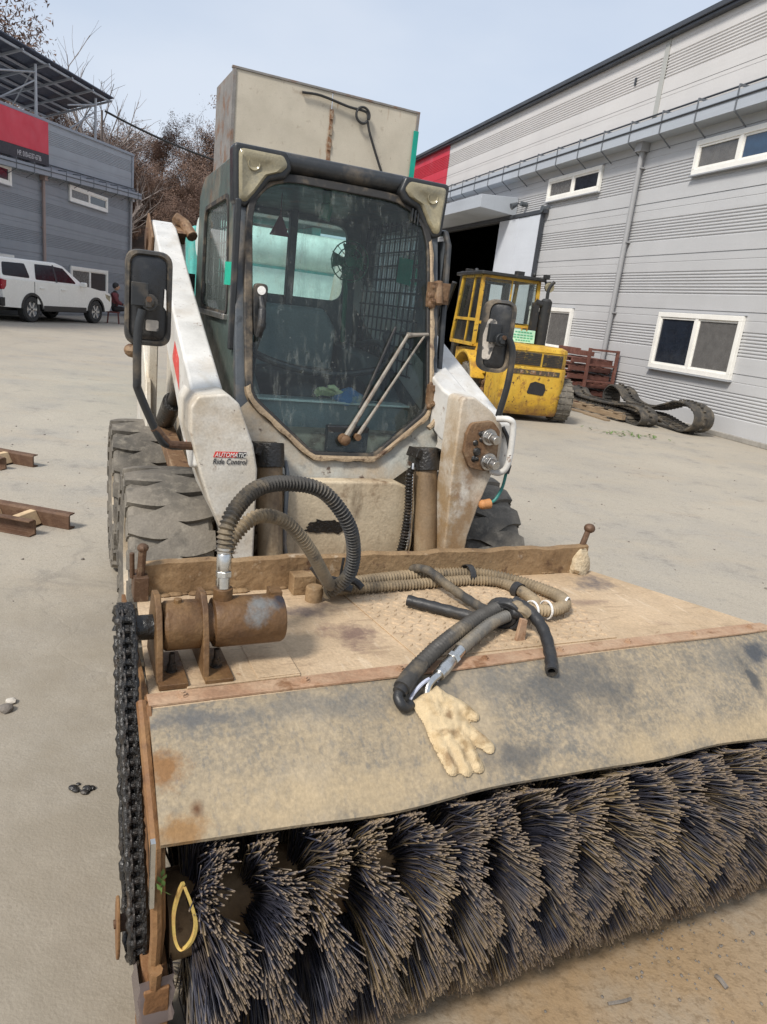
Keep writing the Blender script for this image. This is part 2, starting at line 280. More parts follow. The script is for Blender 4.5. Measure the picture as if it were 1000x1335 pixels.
def bristle_mat():
    m = bpy.data.materials.new('bristle'); m.use_nodes = True; nt = m.node_tree; L = nt.links; bs = nt.nodes['Principled BSDF']
    al = nd(nt, 'ShaderNodeAttribute', attribute_name='along'); rd = nd(nt, 'ShaderNodeAttribute', attribute_name='pick')
    cr = nd(nt, 'ShaderNodeValToRGB'); e = cr.color_ramp.elements
    e[0].position = 0; e[0].color = (.010, .011, .018, 1); e[1].position = 1; e[1].color = (.23, .165, .085, 1)
    for p, c in ((.30, (.026, .027, .042)), (.54, (.046, .046, .064)), (.66, (.08, .066, .052)), (.82, (.165, .12, .066))):
        x = e.new(p); x.color = (*c, 1)
    L.new(rd.outputs['Fac'], cr.inputs[0])
    mr = nd(nt, 'ShaderNodeMapRange'); mr.inputs[1].default_value = .90; mr.inputs[2].default_value = 1.0
    L.new(al.outputs['Fac'], mr.inputs[0])
    c = mixc(nt, math_(nt, 'MULTIPLY', mr.outputs[0], .68), cr.outputs[0], (.26, .185, .11))
    tc = nd(nt, 'ShaderNodeTexCoord')
    c = mixc(nt, math_(nt, 'MULTIPLY', fac_noise(nt, tc.outputs['Object'], 9, 5, .6, .52, .74), .45), c, (.16, .115, .065))
    L.new(c, bs.inputs['Base Color']); bs.inputs['Roughness'].default_value = .5
    MATS['bristle'] = m
bristle_mat()
def tip_green(): pass

def ground_mat():
    m = bpy.data.materials.new('yard_concrete'); m.use_nodes = True; nt = m.node_tree; L = nt.links; bs = nt.nodes['Principled BSDF']
    tc = nd(nt, 'ShaderNodeTexCoord'); v = tc.outputs['Object']
    c = mixc(nt, fac_noise(nt, v, .35, 6, .6, .35, .65), (.345, .305, .245), (.41, .365, .295))
    c = mixc(nt, math_(nt, 'MULTIPLY', fac_noise(nt, v, 1.3, 8, .65, .46, .70), .75), c, (.30, .28, .25))
    c = mixc(nt, math_(nt, 'MULTIPLY', fac_noise(nt, v, .8, 7, .62, .54, .72, (1, 2.2, 1)), .6), c, (.40, .325, .235))
    c = mixc(nt, math_(nt, 'MULTIPLY', fac_noise(nt, v, 6, 8, .7, .58, .72), .5), c, (.22, .20, .175))
    c = mixc(nt, math_(nt, 'MULTIPLY', fac_noise(nt, v, .55, 6, .7, .64, .74, (.5, 1.4, 1)), .55), c, (.20, .18, .155))
    c = mixc(nt, math_(nt, 'MULTIPLY', fac_noise(nt, v, 2.6, 8, .75, .57, .66), .6), c, (.21, .19, .16))
    c = mixc(nt, math_(nt, 'MULTIPLY', fac_noise(nt, v, 18, 6, .75, .56, .66), .55), c, (.23, .205, .17))
    c = mixc(nt, math_(nt, 'MULTIPLY', fac_noise(nt, v, 60, 4, .7, .54, .66), .55), c, (.18, .16, .135))
    c = mixc(nt, math_(nt, 'MULTIPLY', fac_noise(nt, v, 110, 3, .6, .56, .68), .6), c, (.54, .49, .41))
    mg = nd(nt, 'ShaderNodeMapping'); mg.inputs['Location'].default_value = (.7, -1.6, 0); L.new(v, mg.inputs[0])  # shading of the ground close to the camera, painted into the concrete colour
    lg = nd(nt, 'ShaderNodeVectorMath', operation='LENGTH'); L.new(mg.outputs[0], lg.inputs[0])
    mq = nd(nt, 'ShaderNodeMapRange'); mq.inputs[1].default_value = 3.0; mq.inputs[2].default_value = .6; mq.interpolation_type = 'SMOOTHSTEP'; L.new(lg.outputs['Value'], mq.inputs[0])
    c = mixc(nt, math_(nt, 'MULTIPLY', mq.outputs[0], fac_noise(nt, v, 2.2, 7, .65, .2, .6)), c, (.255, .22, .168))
    # brushed brown soil lying round the sweeper
    mp = nd(nt, 'ShaderNodeMapping'); mp.inputs['Location'].default_value = (-.62, -1.35, 0); L.new(v, mp.inputs[0])
    ln = nd(nt, 'ShaderNodeVectorMath', operation='LENGTH'); L.new(mp.outputs[0], ln.inputs[0])
    mr = nd(nt, 'ShaderNodeMapRange'); mr.inputs[1].default_value = 1.25; mr.inputs[2].default_value = .2; mr.interpolation_type = 'SMOOTHSTEP'
    L.new(ln.outputs['Value'], mr.inputs[0])
    f = math_(nt, 'MULTIPLY', mr.outputs[0], fac_noise(nt, v, 3.2, 7, .65, .24, .56))
    c = mixc(nt, math_(nt, 'MULTIPLY', f, .9), c, (.30, .20, .105))
    c = mixc(nt, math_(nt, 'MULTIPLY', math_(nt, 'MULTIPLY', mr.outputs[0], fac_noise(nt, v, 42, 6, .7, .50, .62)), .6), c, (.17, .115, .062))
    # hairline cracks
    vo = nd(nt, 'ShaderNodeTexVoronoi', feature='DISTANCE_TO_EDGE'); vo.inputs['Scale'].default_value = .42
    wv = nd(nt, 'ShaderNodeTexNoise'); wv.inputs['Scale'].default_value = 1.4; wv.inputs['Detail'].default_value = 6; L.new(v, wv.inputs['Vector'])
    ad = nd(nt, 'ShaderNodeVectorMath', operation='MULTIPLY_ADD'); ad.inputs[1].default_value = (.9, .9, 0); L.new(wv.outputs['Color'], ad.inputs[0]); L.new(v, ad.inputs[2])
    L.new(ad.outputs[0], vo.inputs['Vector'])
    ck = nd(nt, 'ShaderNodeMapRange'); ck.inputs[1].default_value = .0; ck.inputs[2].default_value = .006; ck.inputs[3].default_value = .22; ck.inputs[4].default_value = 0
    L.new(vo.outputs['Distance'], ck.inputs[0])
    c = mixc(nt, math_(nt, 'MULTIPLY', ck.outputs[0], fac_noise(nt, v, .7, 3, .5, .5, .6)), c, (.16, .14, .12))
    L.new(c, bs.inputs['Base Color']); bs.inputs['Roughness'].default_value = .68; bs.inputs['Specular IOR Level'].default_value = .5
    n1 = nd(nt, 'ShaderNodeTexNoise'); n1.inputs['Scale'].default_value = 120; n1.inputs['Detail'].default_value = 5; L.new(v, n1.inputs['Vector'])
    n2 = nd(nt, 'ShaderNodeTexNoise'); n2.inputs['Scale'].default_value = 7; n2.inputs['Detail'].default_value = 7; L.new(v, n2.inputs['Vector'])
    h = math_(nt, 'ADD', math_(nt, 'MULTIPLY', n1.outputs[0], .5), math_(nt, 'MULTIPLY', n2.outputs[0], 2.0))
    h = math_(nt, 'SUBTRACT', h, math_(nt, 'MULTIPLY', ck.outputs[0], 1.0))
    bp = nd(nt, 'ShaderNodeBump'); bp.inputs['Strength'].default_value = .45; bp.inputs['Distance'].default_value = .008
    L.new(h, bp.inputs['Height']); L.new(bp.outputs[0], bs.inputs['Normal'])
    MATS['yard_concrete'] = m
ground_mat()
# ---------------------------------------------------------------- mesh helpers
from mathutils import noise as mnoise
class G:
    def __init__(s): s.bm = bmesh.new()
    def v(s, *p): return s.bm.verts.new(p[0] if len(p) == 1 else p)
    def face(s, pts):
        return s.bm.faces.new([s.bm.verts.new(p) for p in pts])
    def box(s, c, d, rot=None):
        hx, hy, hz = d[0] / 2, d[1] / 2, d[2] / 2
        M = (rot if isinstance(rot, Matrix) else Euler(rot).to_matrix()) if rot is not None else Matrix.Identity(3)
        vs = [s.bm.verts.new(Vector(c) + M @ Vector((x * hx, y * hy, z * hz))) for z in (-1, 1) for x, y in ((-1, -1), (1, -1), (1, 1), (-1, 1))]
        for q in ((3, 2, 1, 0), (4, 5, 6, 7), (0, 1, 5, 4), (1, 2, 6, 5), (2, 3, 7, 6), (3, 0, 4, 7)): s.bm.faces.new([vs[i] for i in q])
        return s
    def bb(s, x0, x1, y0, y1, z0, z1):
        return s.box(((x0 + x1) / 2, (y0 + y1) / 2, (z0 + z1) / 2), (abs(x1 - x0), abs(y1 - y0), abs(z1 - z0)))
    def hexa(s, p):     # 8 points: bottom loop then top loop
        vs = [s.bm.verts.new(q) for q in p]
        for q in ((3, 2, 1, 0), (4, 5, 6, 7), (0, 1, 5, 4), (1, 2, 6, 5), (2, 3, 7, 6), (3, 0, 4, 7)): s.bm.faces.new([vs[i] for i in q])
        return s
    def prism(s, pts, ax, a, b):
        def P(p, t): return {'x': (t, p[0], p[1]), 'y': (p[0], t, p[1]), 'z': (p[0], p[1], t)}[ax]
        A = [s.bm.verts.new(P(p, a)) for p in pts]; B = [s.bm.verts.new(P(p, b)) for p in pts]; n = len(pts)
        s.bm.faces.new(A); s.bm.faces.new(B[::-1])
        for i in range(n): s.bm.faces.new((A[i], B[i], B[(i + 1) % n], A[(i + 1) % n]))
        return s
    def loops(s, rings, closed=True, caps=True, wrap=False):
        V = [[s.bm.verts.new(p) for p in r] for r in rings]; n = len(V[0])
        pr = list(zip(V, V[1:])) + ([(V[-1], V[0])] if wrap else [])
        for A, B in pr:
            for i in range(n if closed else n - 1): s.bm.faces.new((A[i], A[(i + 1) % n], B[(i + 1) % n], B[i]))
        if caps and not wrap: s.bm.faces.new(V[0][::-1]); s.bm.faces.new(V[-1])
        return s
    def tube(s, pts, r, n=8, caps=True, sq=False):
        P = [Vector(p) for p in pts]; rr = list(r) if isinstance(r, (list, tuple)) else [r] * len(P)
        if len(rr) != len(P): rr = [float(q) for q in np.interp(np.linspace(0, 1, len(P)), np.linspace(0, 1, len(rr)), rr)]
        t = (P[1] - P[0]).normalized(); up = Vector((0, 0, 1)) if abs(t.z) < .9 else Vector((1, 0, 0)); a = t.cross(up).normalized(); rings = []
        for i, p in enumerate(P):
            t = (P[min(i + 1, len(P) - 1)] - P[max(i - 1, 0)]).normalized(); a = (a - t * a.dot(t)).normalized(); b = t.cross(a)
            o = math.pi / 4 if sq else 0
            rings.append([p + rr[i] * (math.cos(2 * math.pi * k / n + o) * a + math.sin(2 * math.pi * k / n + o) * b) for k in range(n)])
        return s.loops(rings, True, caps)
    def cyl(s, a, b, r, r2=None, n=16): return s.tube([a, b], [r, r if r2 is None else r2], n)
    def lathe(s, prof, c, ax, n=32, closed=False):      # prof: (radius, offset along ax)
        rings = []
        for k in range(n):
            t = 2 * math.pi * k / n; ct, st = math.cos(t), math.sin(t)
            rings.append([{'x': (c[0] + h, c[1] + q * ct, c[2] + q * st), 'y': (c[0] + q * ct, c[1] + h, c[2] + q * st), 'z': (c[0] + q * ct, c[1] + q * st, c[2] + h)}[ax] for q, h in prof])
        return s.loops(rings, closed, False, True)
    def sph(s, c, r, sc_=(1, 1, 1), seg=12):
        bmesh.ops.create_uvsphere(s.bm, u_segments=seg, v_segments=max(6, seg * 2 // 3), radius=r, matrix=Matrix.Translation(c) @ Matrix.Diagonal((*sc_, 1)))
        return s
    def ringplate(s, outer, inner, front, back):    # loops of equal count in 2-D; front/back map them to 3-D
        n = len(outer); V = [[s.bm.verts.new(q(p)) for p in lp] for q in (front, back) for lp in (outer, inner)]
        of, inf, ob, ib = V
        for i in range(n):
            j = (i + 1) % n
            s.bm.faces.new((of[i], of[j], inf[j], inf[i])); s.bm.faces.new((ob[j], ob[i], ib[i], ib[j]))
            s.bm.faces.new((of[j], of[i], ob[i], ob[j])); s.bm.faces.new((inf[i], inf[j], ib[j], ib[i]))
        return s
    def done(s, name, mat, parent=None, bevel=0, smooth=35, seg=2, link=True):
        bmesh.ops.recalc_face_normals(s.bm, faces=s.bm.faces)
        me = bpy.data.meshes.new(name); s.bm.to_mesh(me); s.bm.free()
        return objm(name, me, mat, parent, bevel, smooth, seg)

def objm(name, me, mat, parent=None, bevel=0, smooth=35, seg=2):
    me.materials.append(MATS[mat])
    if smooth:
        me.polygons.foreach_set('use_smooth', [True] * len(me.polygons)); me.set_sharp_from_angle(angle=R(smooth))
    o = bpy.data.objects.new(name, me); COL.objects.link(o)
    if parent is not None: o.parent = parent
    if bevel:
        md = o.modifiers.new('edge', 'BEVEL'); md.width = bevel; md.segments = seg; md.limit_method = 'ANGLE'; md.angle_limit = R(40); md.harden_normals = True
    return o

def tag(o, label=None, cat=None, group=None, kind=None):
    if label: o['label'] = label
    if cat: o['category'] = cat
    if group: o['group'] = group
    if kind: o['kind'] = kind
    return o
def thing(name, label, cat, loc=(0, 0, 0), rz=0, group=None):
    o = bpy.data.objects.new(name, None); COL.objects.link(o); o.location = loc; o.rotation_euler = (0, 0, rz); o.empty_display_size = .1
    return tag(o, label, cat, group)
def copyo(o, parent=None, name=None):
    c = o.copy(); COL.objects.link(c)
    if parent is not None: c.parent = parent
    return c
def copy_tree(o, parent=None):
    kids = list(o.children)
    c = copyo(o, parent)
    for k in kids: copy_tree(k, c)
    return c

def rpoly(pts, rad, n=6):       # rounded polygon
    P = [Vector(p) for p in pts]; out_ = []; m = len(P)
    rd = rad if isinstance(rad, (list, tuple)) else [rad] * m
    for i in range(m):
        p, a, b = P[i], P[i - 1], P[(i + 1) % m]; r = rd[i]
        if r <= 0: out_.append(tuple(p)); continue
        da, db = (a - p).normalized(), (b - p).normalized(); ang = da.angle(db); d = min(r / math.tan(ang / 2), (a - p).length * .48, (b - p).length * .48)
        q0, q1 = p + da * d, p + db * d
        for k in range(n + 1):
            t = k / n; out_.append(tuple((1 - t) ** 2 * q0 + 2 * t * (1 - t) * p + t * t * q1))
    return out_
def star(poly, n, c):           # resample a star-shaped loop by angle
    out_ = []; m = len(poly)
    for k in range(n):
        t = 2 * math.pi * (k + .5) / n; dx, dy = math.cos(t), math.sin(t); best = 0
        for i in range(m):
            ax, ay = poly[i][0] - c[0], poly[i][1] - c[1]; bx, by = poly[(i + 1) % m][0] - c[0], poly[(i + 1) % m][1] - c[1]
            ex, ey = bx - ax, by - ay; den = dx * ey - dy * ex
            if abs(den) < 1e-12: continue
            tt = (ax * ey - ay * ex) / den; ss = (ax * dy - ay * dx) / den
            if tt > 0 and -1e-6 <= ss <= 1 + 1e-6: best = max(best, tt)
        out_.append((c[0] + dx * best, c[1] + dy * best))
    return out_
def spline(pts, n=12):          # Catmull-Rom through the points
    P = [Vector(p) for p in pts]; P = [2 * P[0] - P[1]] + P + [2 * P[-1] - P[-2]]; o = []
    for i in range(1, len(P) - 2):
        a, b, c, d = P[i - 1:i + 3]
        for k in range(n):
            t = k / n; o.append(.5 * ((2 * b) + (-a + c) * t + (2 * a - 5 * b + 4 * c - d) * t * t + (-a + 3 * b - 3 * c + d) * t ** 3))
    o.append(P[-2]); return o
def resample(P, step):
    P = [Vector(p) for p in P]; o = [P[0]]; acc = 0
    for a, b in zip(P, P[1:]):
        d = (b - a).length; t = step - acc
        while t <= d and d > 0: o.append(a.lerp(b, t / d)); t += step
        acc = d - (t - step)
    return o
def ribbed(g, pts, r, pitch=.009, depth=.0035, n=12):
    P = resample(spline(pts, 16), pitch / 3); rr = [r + (depth if i % 3 == 0 else 0) - (depth * .4 if i % 3 == 2 else 0) for i in range(len(P))]
    return g.tube(P, rr, n)
def text(name, body, size, mat, parent, M, shear=0, extrude=.0006, align='LEFT', xs=1.0):
    cu = bpy.data.curves.new(name, 'FONT'); cu.body = body; cu.size = size; cu.shear = shear; cu.extrude = extrude; cu.align_x = align
    cu.materials.append(MATS[mat]); t_ = bpy.data.objects.new(name, cu); COL.objects.link(t_); bpy.context.view_layer.update()
    me = bpy.data.meshes.new_from_object(t_); bpy.data.objects.remove(t_); o = bpy.data.objects.new(name, me); COL.objects.link(o); o.parent = parent
    o.matrix_local = M @ Matrix.Diagonal((xs, 1, 1, 1)); return o
def facing(loc, tilt=90, rz=0):     # text lying in the local x-z plane, read from -y
    return Matrix.Translation(loc) @ Matrix.Rotation(R(rz), 4, 'Z') @ Matrix.Rotation(R(tilt), 4, 'X')
def hexbolt(g, c, ax, r=.012, h=.01):
    c = Vector(c); a = Vector(ax).normalized(); g.tube([c, c + a * h * .3], r * 1.35, 14); g.tube([c + a * h * .3, c + a * h * 1.3], r, 6); g.tube([c + a * h * 1.3, c + a * h * 2], r * .5, 8)
# ---------------------------------------------------------------- ground, hillside, sky line
g = G(); n = 60
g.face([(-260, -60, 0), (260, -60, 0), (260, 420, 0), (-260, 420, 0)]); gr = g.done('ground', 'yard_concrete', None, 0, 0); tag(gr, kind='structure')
def hill_z(x, y):
    a = max(0., (y - 38 - .06 * abs(x + 14)) / 60); q = min(1., max(0., (-.10 * y - x - .02 * y) / 6)); q = .22 + .78 * q * q * (3 - 2 * q); return 16.5 * q * (1 - math.exp(-a * 2.0)) * (1 + .12 * math.sin(x * .05) + .08 * math.sin(x * .13 + 1)) - .05
g = G(); V = {}
for i in range(61):
    for j in range(31):
        x, y = -150 + 5 * i, 40 + 5 * j; V[i, j] = g.v(x, y, hill_z(x, y))
for i in range(60):
    for j in range(30): g.bm.faces.new((V[i, j], V[i + 1, j], V[i + 1, j + 1], V[i, j + 1]))
tag(g.done('hill', 'hill_soil', None, 0, 180), kind='structure')
def frame(o, yaw):
    return Matrix.Translation(o) @ Matrix.Rotation(yaw, 4, 'Z')

# ---------------------------------------------------------------- corrugated steel buildings: outside faces -y, x runs to the right along the wall
def panel_profile(h, ribs=True, d=.017):
    P = [(0, 0), (.0, .25 * h), (0, .258 * h)]
    if ribs:
        z0, z1, k = .26 * h, .70 * h, 8; p = (z1 - z0) / k
        for i in range(k):
            a = z0 + i * p; P += [(0, a + .02 * p), (d, a + .22 * p), (d, a + .48 * p), (0, a + .70 * p)]
    P += [(0, .70 * h), (0, .845 * h), (.006, .85 * h), (.006, .858 * h), (0, .863 * h), (0, .982 * h), (.014, .985 * h), (.014, h)]
    return P
def panel(name, mat, x0, x1, z0, h, parent, y=0, ribs=True, lean=(0, 0)):
    g = G(); pr = panel_profile(h, ribs); a = [g.v(x0, y + q, z0 + z + lean[0]) for q, z in pr]; b = [g.v(x1, y + q, z0 + z + lean[1]) for q, z in pr]
    for i in range(len(pr) - 1): g.bm.faces.new((a[i], b[i], b[i + 1], a[i + 1]))
    return g.done(name, mat, parent, 0, 20)
def window(parent, x0, x1, z0, z1, m1, m2, fr=.085, name='window'):
    g = G(); y0, y1 = -.075, .0
    g.bb(x0, x1, y0, y1, z1 - fr, z1); g.bb(x0, x1, y0, y1, z0, z0 + fr); g.bb(x0, x0 + fr, y0, y1, z0 + fr, z1 - fr); g.bb(x1 - fr, x1, y0, y1, z0 + fr, z1 - fr)
    w = g.done(name, 'pvc_white', parent, .006); xm = (x0 + x1) / 2
    g = G(); g.bb(xm - .04, xm + .04, y0 + .008, y1, z0 + fr, z1 - fr); a = fr + .0
    for (p, q, d) in ((x0 + fr, xm - .04, .02), (xm + .04, x1 - fr, .03)):
        s = .035; g.bb(p, q, y0 + d, y1, z0 + fr, z0 + fr + s); g.bb(p, q, y0 + d, y1, z1 - fr - s, z1 - fr)
        g.bb(p, p + s, y0 + d, y1, z0 + fr + s, z1 - fr - s); g.bb(q - s, q, y0 + d, y1, z0 + fr + s, z1 - fr - s)
    g.done('sash', 'pvc_white', w, .004)
    for p, q, m in ((x0 + fr + .03, xm - .07, m1), (xm + .07, x1 - fr - .03, m2)):
        g = G(); g.bb(p, q, -.028, -.020, z0 + fr + .03, z1 - fr - .03); g.done('pane', m, w, 0, 0)
    g = G(); g.bb(x0 - .02, x1 + .02, -.10, .0, z0 - .03, z0 - .004); g.bb(x0 - .02, x1 + .02, -.05, 0, z1 + .003, z1 + .02); g.done('sill', 'steel_grey', w, .004)
    return w
def gutter(parent, x0, x1, z, mat, n, sl=0.0, depth=.34, hgt=.30):
    Z = lambda x: z + sl * (x - x0)
    g = G(); pr = [(0, .0), (-depth, .0), (-depth, hgt), (-depth + .03, hgt), (-depth + .03, .03), (-.02, .03), (-.02, hgt + .14), (0, hgt + .14)]
    g.loops([[(x0, q, Z(x0) + w) for q, w in pr], [(x1, q, Z(x1) + w) for q, w in pr]]); gu = g.done('gutter', mat, parent, 0, 20)
    me = None
    for i in range(n):
        x = x0 + .4 + (x1 - x0 - .8) * i / (n - 1)
        if me is None:
            g = G(); g.bb(-.016, .016, -depth - .014, -depth - .002, -.02, hgt + .08); g.bb(-.016, .016, -depth, -.02, hgt + .05, hgt + .08); g.tube([(0, -depth, -.01), (0, -.03, -.20)], .013, 6)
            o = g.done('gutter_bracket', 'rail_grey', gu); me = o.data
        else: o = bpy.data.objects.new('gutter_bracket', me); COL.objects.link(o); o.parent = gu
        o.location = (x, 0, Z(x))
    g = G(); g.tube([(x0, -depth - .012, Z(x0) + hgt * .62), (x1, -depth - .012, Z(x1) + hgt * .62)], .016, 5); g.tube([(x0, -.05, Z(x0) + hgt + .17), (x1, -.05, Z(x1) + hgt + .17)], .018, 5); g.done('snow_rail', 'trim_dark', gu)
    return gu
def pipe(parent, x, z0, z1, mat, r=.055, y=-.09, head=True):
    g = G(); g.cyl((x, y, z0 + .12), (x, y, z1), r, n=14)
    for k in range(4): z = z0 + .5 + (z1 - z0 - .8) * k / 3; g.bb(x - r * 1.4, x + r * 1.4, y - r * .5, -.001, z, z + .03)
    g.tube([(x, y, z0 + .14), (x, y - .06, z0 + .05), (x, y - .14, z0 + .03)], r, 12)
    if head: g.bb(x - .11, x + .11, y - .12, y + .08, z1, z1 + .24)
    return g.done('downspout', mat, parent, 0, 30)

# right-hand warehouse
RO, RY = (4.676, 16.213, 0), R(-71.43)
WH = thing('warehouse', 'long pale grey corrugated warehouse with white windows behind the yellow forklift', 'building', RO, RY); WH.scale = (1, 1, 1.07)
H = .97
for k in range(5):
    z = .08 + k * H; hh = H
    for x0, x1 in ((-26, -11.4), (-6.45, -.25), (-.245, 10)):
        panel('wall_panel', 'panel_light', x0, x1, z, hh, WH)
panel('wall_panel', 'panel_light', -26, 10, .08 + 5 * H, .55, WH, ribs=False)
panel('wall_panel', 'panel_light', -11.4, -6.45, 4.12, .81, WH, ribs=False)
for x0, x1 in ((-12, -.27), (-.13, 10)):
    panel('wall_panel', 'panel_upper', x0, x1, 5.40, .52, WH, ribs=False); panel('wall_panel', 'panel_upper', x0, x1, 5.92, .97, WH)
panel('red_panel', 'panel_red', -26, -12, 5.40, .52, WH, -.004, ribs=False); panel('red_panel', 'panel_red', -26, -12, 5.92, .97, WH, -.004)
g = G(); g.bb(-.27, -.13, -.02, .0, 5.45, 6.86); g.done('joint_strip', 'strip_grey', WH, .004)
g = G(); g.bb(-26, 10, -.16, .25, 6.905, 7.0); g.bb(-26, 10, -.12, .0, 6.85, 6.902); g.done('roof_edge', 'trim_dark', WH, .01)
g = G(); g.bb(-26, 10, .26, 14, 6.85, 6.93); g.done('roof', 'panel_light', WH)
g = G()      # the body behind the cladding, open at the doorway
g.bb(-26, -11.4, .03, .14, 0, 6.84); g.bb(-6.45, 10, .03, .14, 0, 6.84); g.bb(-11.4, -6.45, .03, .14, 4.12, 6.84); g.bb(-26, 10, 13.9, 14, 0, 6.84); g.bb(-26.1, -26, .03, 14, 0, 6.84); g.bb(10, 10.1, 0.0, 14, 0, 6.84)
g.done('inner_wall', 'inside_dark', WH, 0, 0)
g = G(); g.bb(-26, 10, -.06, .02, 0, .08); g.done('plinth', 'concrete_base', WH, .01)
gutter(WH, -26, 10, 5.08, 'gutter_grey', 36)
pipe(WH, -.27, 0, 4.92, 'pipe_grey')
window(WH, 1.40, 3.70, 4.30, 4.86, 'pane_grey', 'pane_blue'); window(WH, -4.20, -1.77, 4.38, 4.90, 'pane_grey', 'pane_dark'); window(WH, 1.33, 3.59, .93, 1.95, 'pane_dark', 'pane_grey'); window(WH, -4.22, -1.96, .95, 1.92, 'pane_dark', 'pane_grey')
g = G(); g.prism([(0, 4.66), (-1.15, 4.60), (-1.15, 4.28), (-1.10, 4.28), (0, 4.20)], 'x', -11.6, -5.95); g.done('canopy', 'gutter_grey', WH, .01)
g = G()
for k in range(4): g.bb(-6.70 + k * .62 + .003, -6.70 + (k + 1) * .62 - .003, -.13 - .006 * (k % 2), -.07, .08, 4.10)
dr = g.done('sliding_door', 'door_white', WH, .006)
g = G(); g.bb(-11.5, -4.0, -.16, -.05, 4.11, 4.20); g.bb(-4.16, -4.13, -.17, -.06, .05, 4.15); g.bb(-6.52, -6.46, -.06, .1, .05, 4.1); g.done('door_rail', 'trim_dark', dr, .004)
g = G(); g.tube([(-5.60, -.02, 4.45), (-5.60, -.22, 4.47)], .02, 8); g.cyl((-5.60, -.20, 4.44), (-5.60, -.36, 4.36), .05, .085, n=14); g.done('wall_lamp', 'frame_grey', WH)
g = G(); g.cyl((-5.35, -.02, 4.43), (-5.35, -.2, 4.43), .06, n=12); g.done('wall_horn', 'frame_grey', WH)
g = G(); g.cyl((-4.1, -.03, 4.20), (-4.1, -.2, 4.20), .08, n=12); g.done('door_roller', 'frame_grey', WH)
g = G(); g.bb(-1.15, -1.11, -.03, -.0, 6.28, 6.42); g.done('pipe_stub', 'trim_dark', WH)

# left-hand grey building
BO, BY = (-12.276, 32.463, 0), R(-92.661 + 180)
SB = thing('grey_building', 'dark grey two-storey corrugated building with red sign band, behind the white pickup', 'building', BO, BY); SB.scale = (.906,) * 3
PAR = lambda x: 7.23 + .05 * x; GUT = lambda x: 5.40 + .052 * x
for k in range(5):
    z = .08 + k * 1.09
    for x0, x1 in ((-26, -7.95), (-7.945, 0)): panel('wall_panel', 'panel_dark', x0, x1, z, 1.09, SB)
for x0, x1 in ((-26, -7.70), (-7.695, 0)):
    a, b = GUT(x0) + .15, GUT(x1) + .15
    panel('parapet_panel', 'panel_dark_upper', x0, x1, 0, .66, SB, -.006, ribs=False, lean=(a, b)); panel('parapet_panel', 'panel_dark_upper', x0, x1, .66, 1.14, SB, -.006, lean=(a, b))
g = G(); g.loops([[(x, y, PAR(x) + z) for y, z in ((-.06, 0), (-.06, .09), (.25, .09), (.25, 0))] for x in (-26, .08)]); g.done('roof_edge', 'gutter_dark', SB)
g = G(); g.loops([[(x, y, z) for y, z in ((.03, 0), (.03, PAR(x)), (.15, PAR(x)), (.15, 0))] for x in (-26, 0)]); g.bb(-26, .0, 9.9, 10, 0, 5.6); g.bb(-.1, 0, .15, 9.9, 0, 5.6); g.bb(-26, 0, .15, 9.9, 5.5, 5.6); g.done('inner_wall', 'panel_dark', SB, 0, 0)
g = G(); g.bb(-.12, .06, -.05, .1, 5.6, 7.2); g.done('corner_trim', 'gutter_dark', SB, .01)
gutter(SB, -26, .30, GUT(-26), 'gutter_dark', 24, .052, .34, .26)
for x in (-7.95, -.30, -15.5): pipe(SB, x, 0, GUT(x) - .16, 'pipe_brown' if x > -8 and x < -1 else 'pipe_grey', .06)
window(SB, -5.96, -2.66, 4.42, 5.02, 'pane_grey', 'pane_dark', .12); window(SB, -13.2, -9.92, 4.30, 4.95, 'pane_grey', 'pane_dark', .12); window(SB, -5.92, -2.60, .92, 1.97, 'pane_grey', 'pane_dark', .13); window(SB, -13.2, -9.9, .95, 2.05, 'pane_grey', 'pane_dark', .13)
# red sign band with its black caption strip
g = G(); x0, x1 = -20, -7.68
g.loops([[(x, y, z) for y, z in ((-.16, GUT(x) + .74), (-.16, PAR(x) - .03), (-.02, PAR(x) - .03), (-.02, GUT(x) + .74))] for x in (x0, x1)]); sg = g.done('sign_band', 'sign_red', SB, .01)
g = G(); g.loops([[(x, y, z) for y, z in ((-.165, GUT(x) + .36), (-.165, GUT(x) + .737), (-.02, GUT(x) + .737), (-.02, GUT(x) + .36))] for x in (x0, x1)]); g.done('caption_strip', 'sign_black', sg)
RT = Matrix.Rotation(-math.atan(.052), 4, 'Y')
text('lettering', 'HP. 010-6337-6736', .24, 'sign_text', sg, Matrix.Translation((-9.72, -.172, GUT(-9.72) + .45)) @ RT @ Matrix.Rotation(R(90), 4, 'X'), 0, .002, 'LEFT', .80)
text('lettering', '031-768-8700', .24, 'sign_text', sg, Matrix.Translation((-12.3, -.172, GUT(-12.3) + .45)) @ RT @ Matrix.Rotation(R(90), 4, 'X'), 0, .002, 'LEFT', .85)
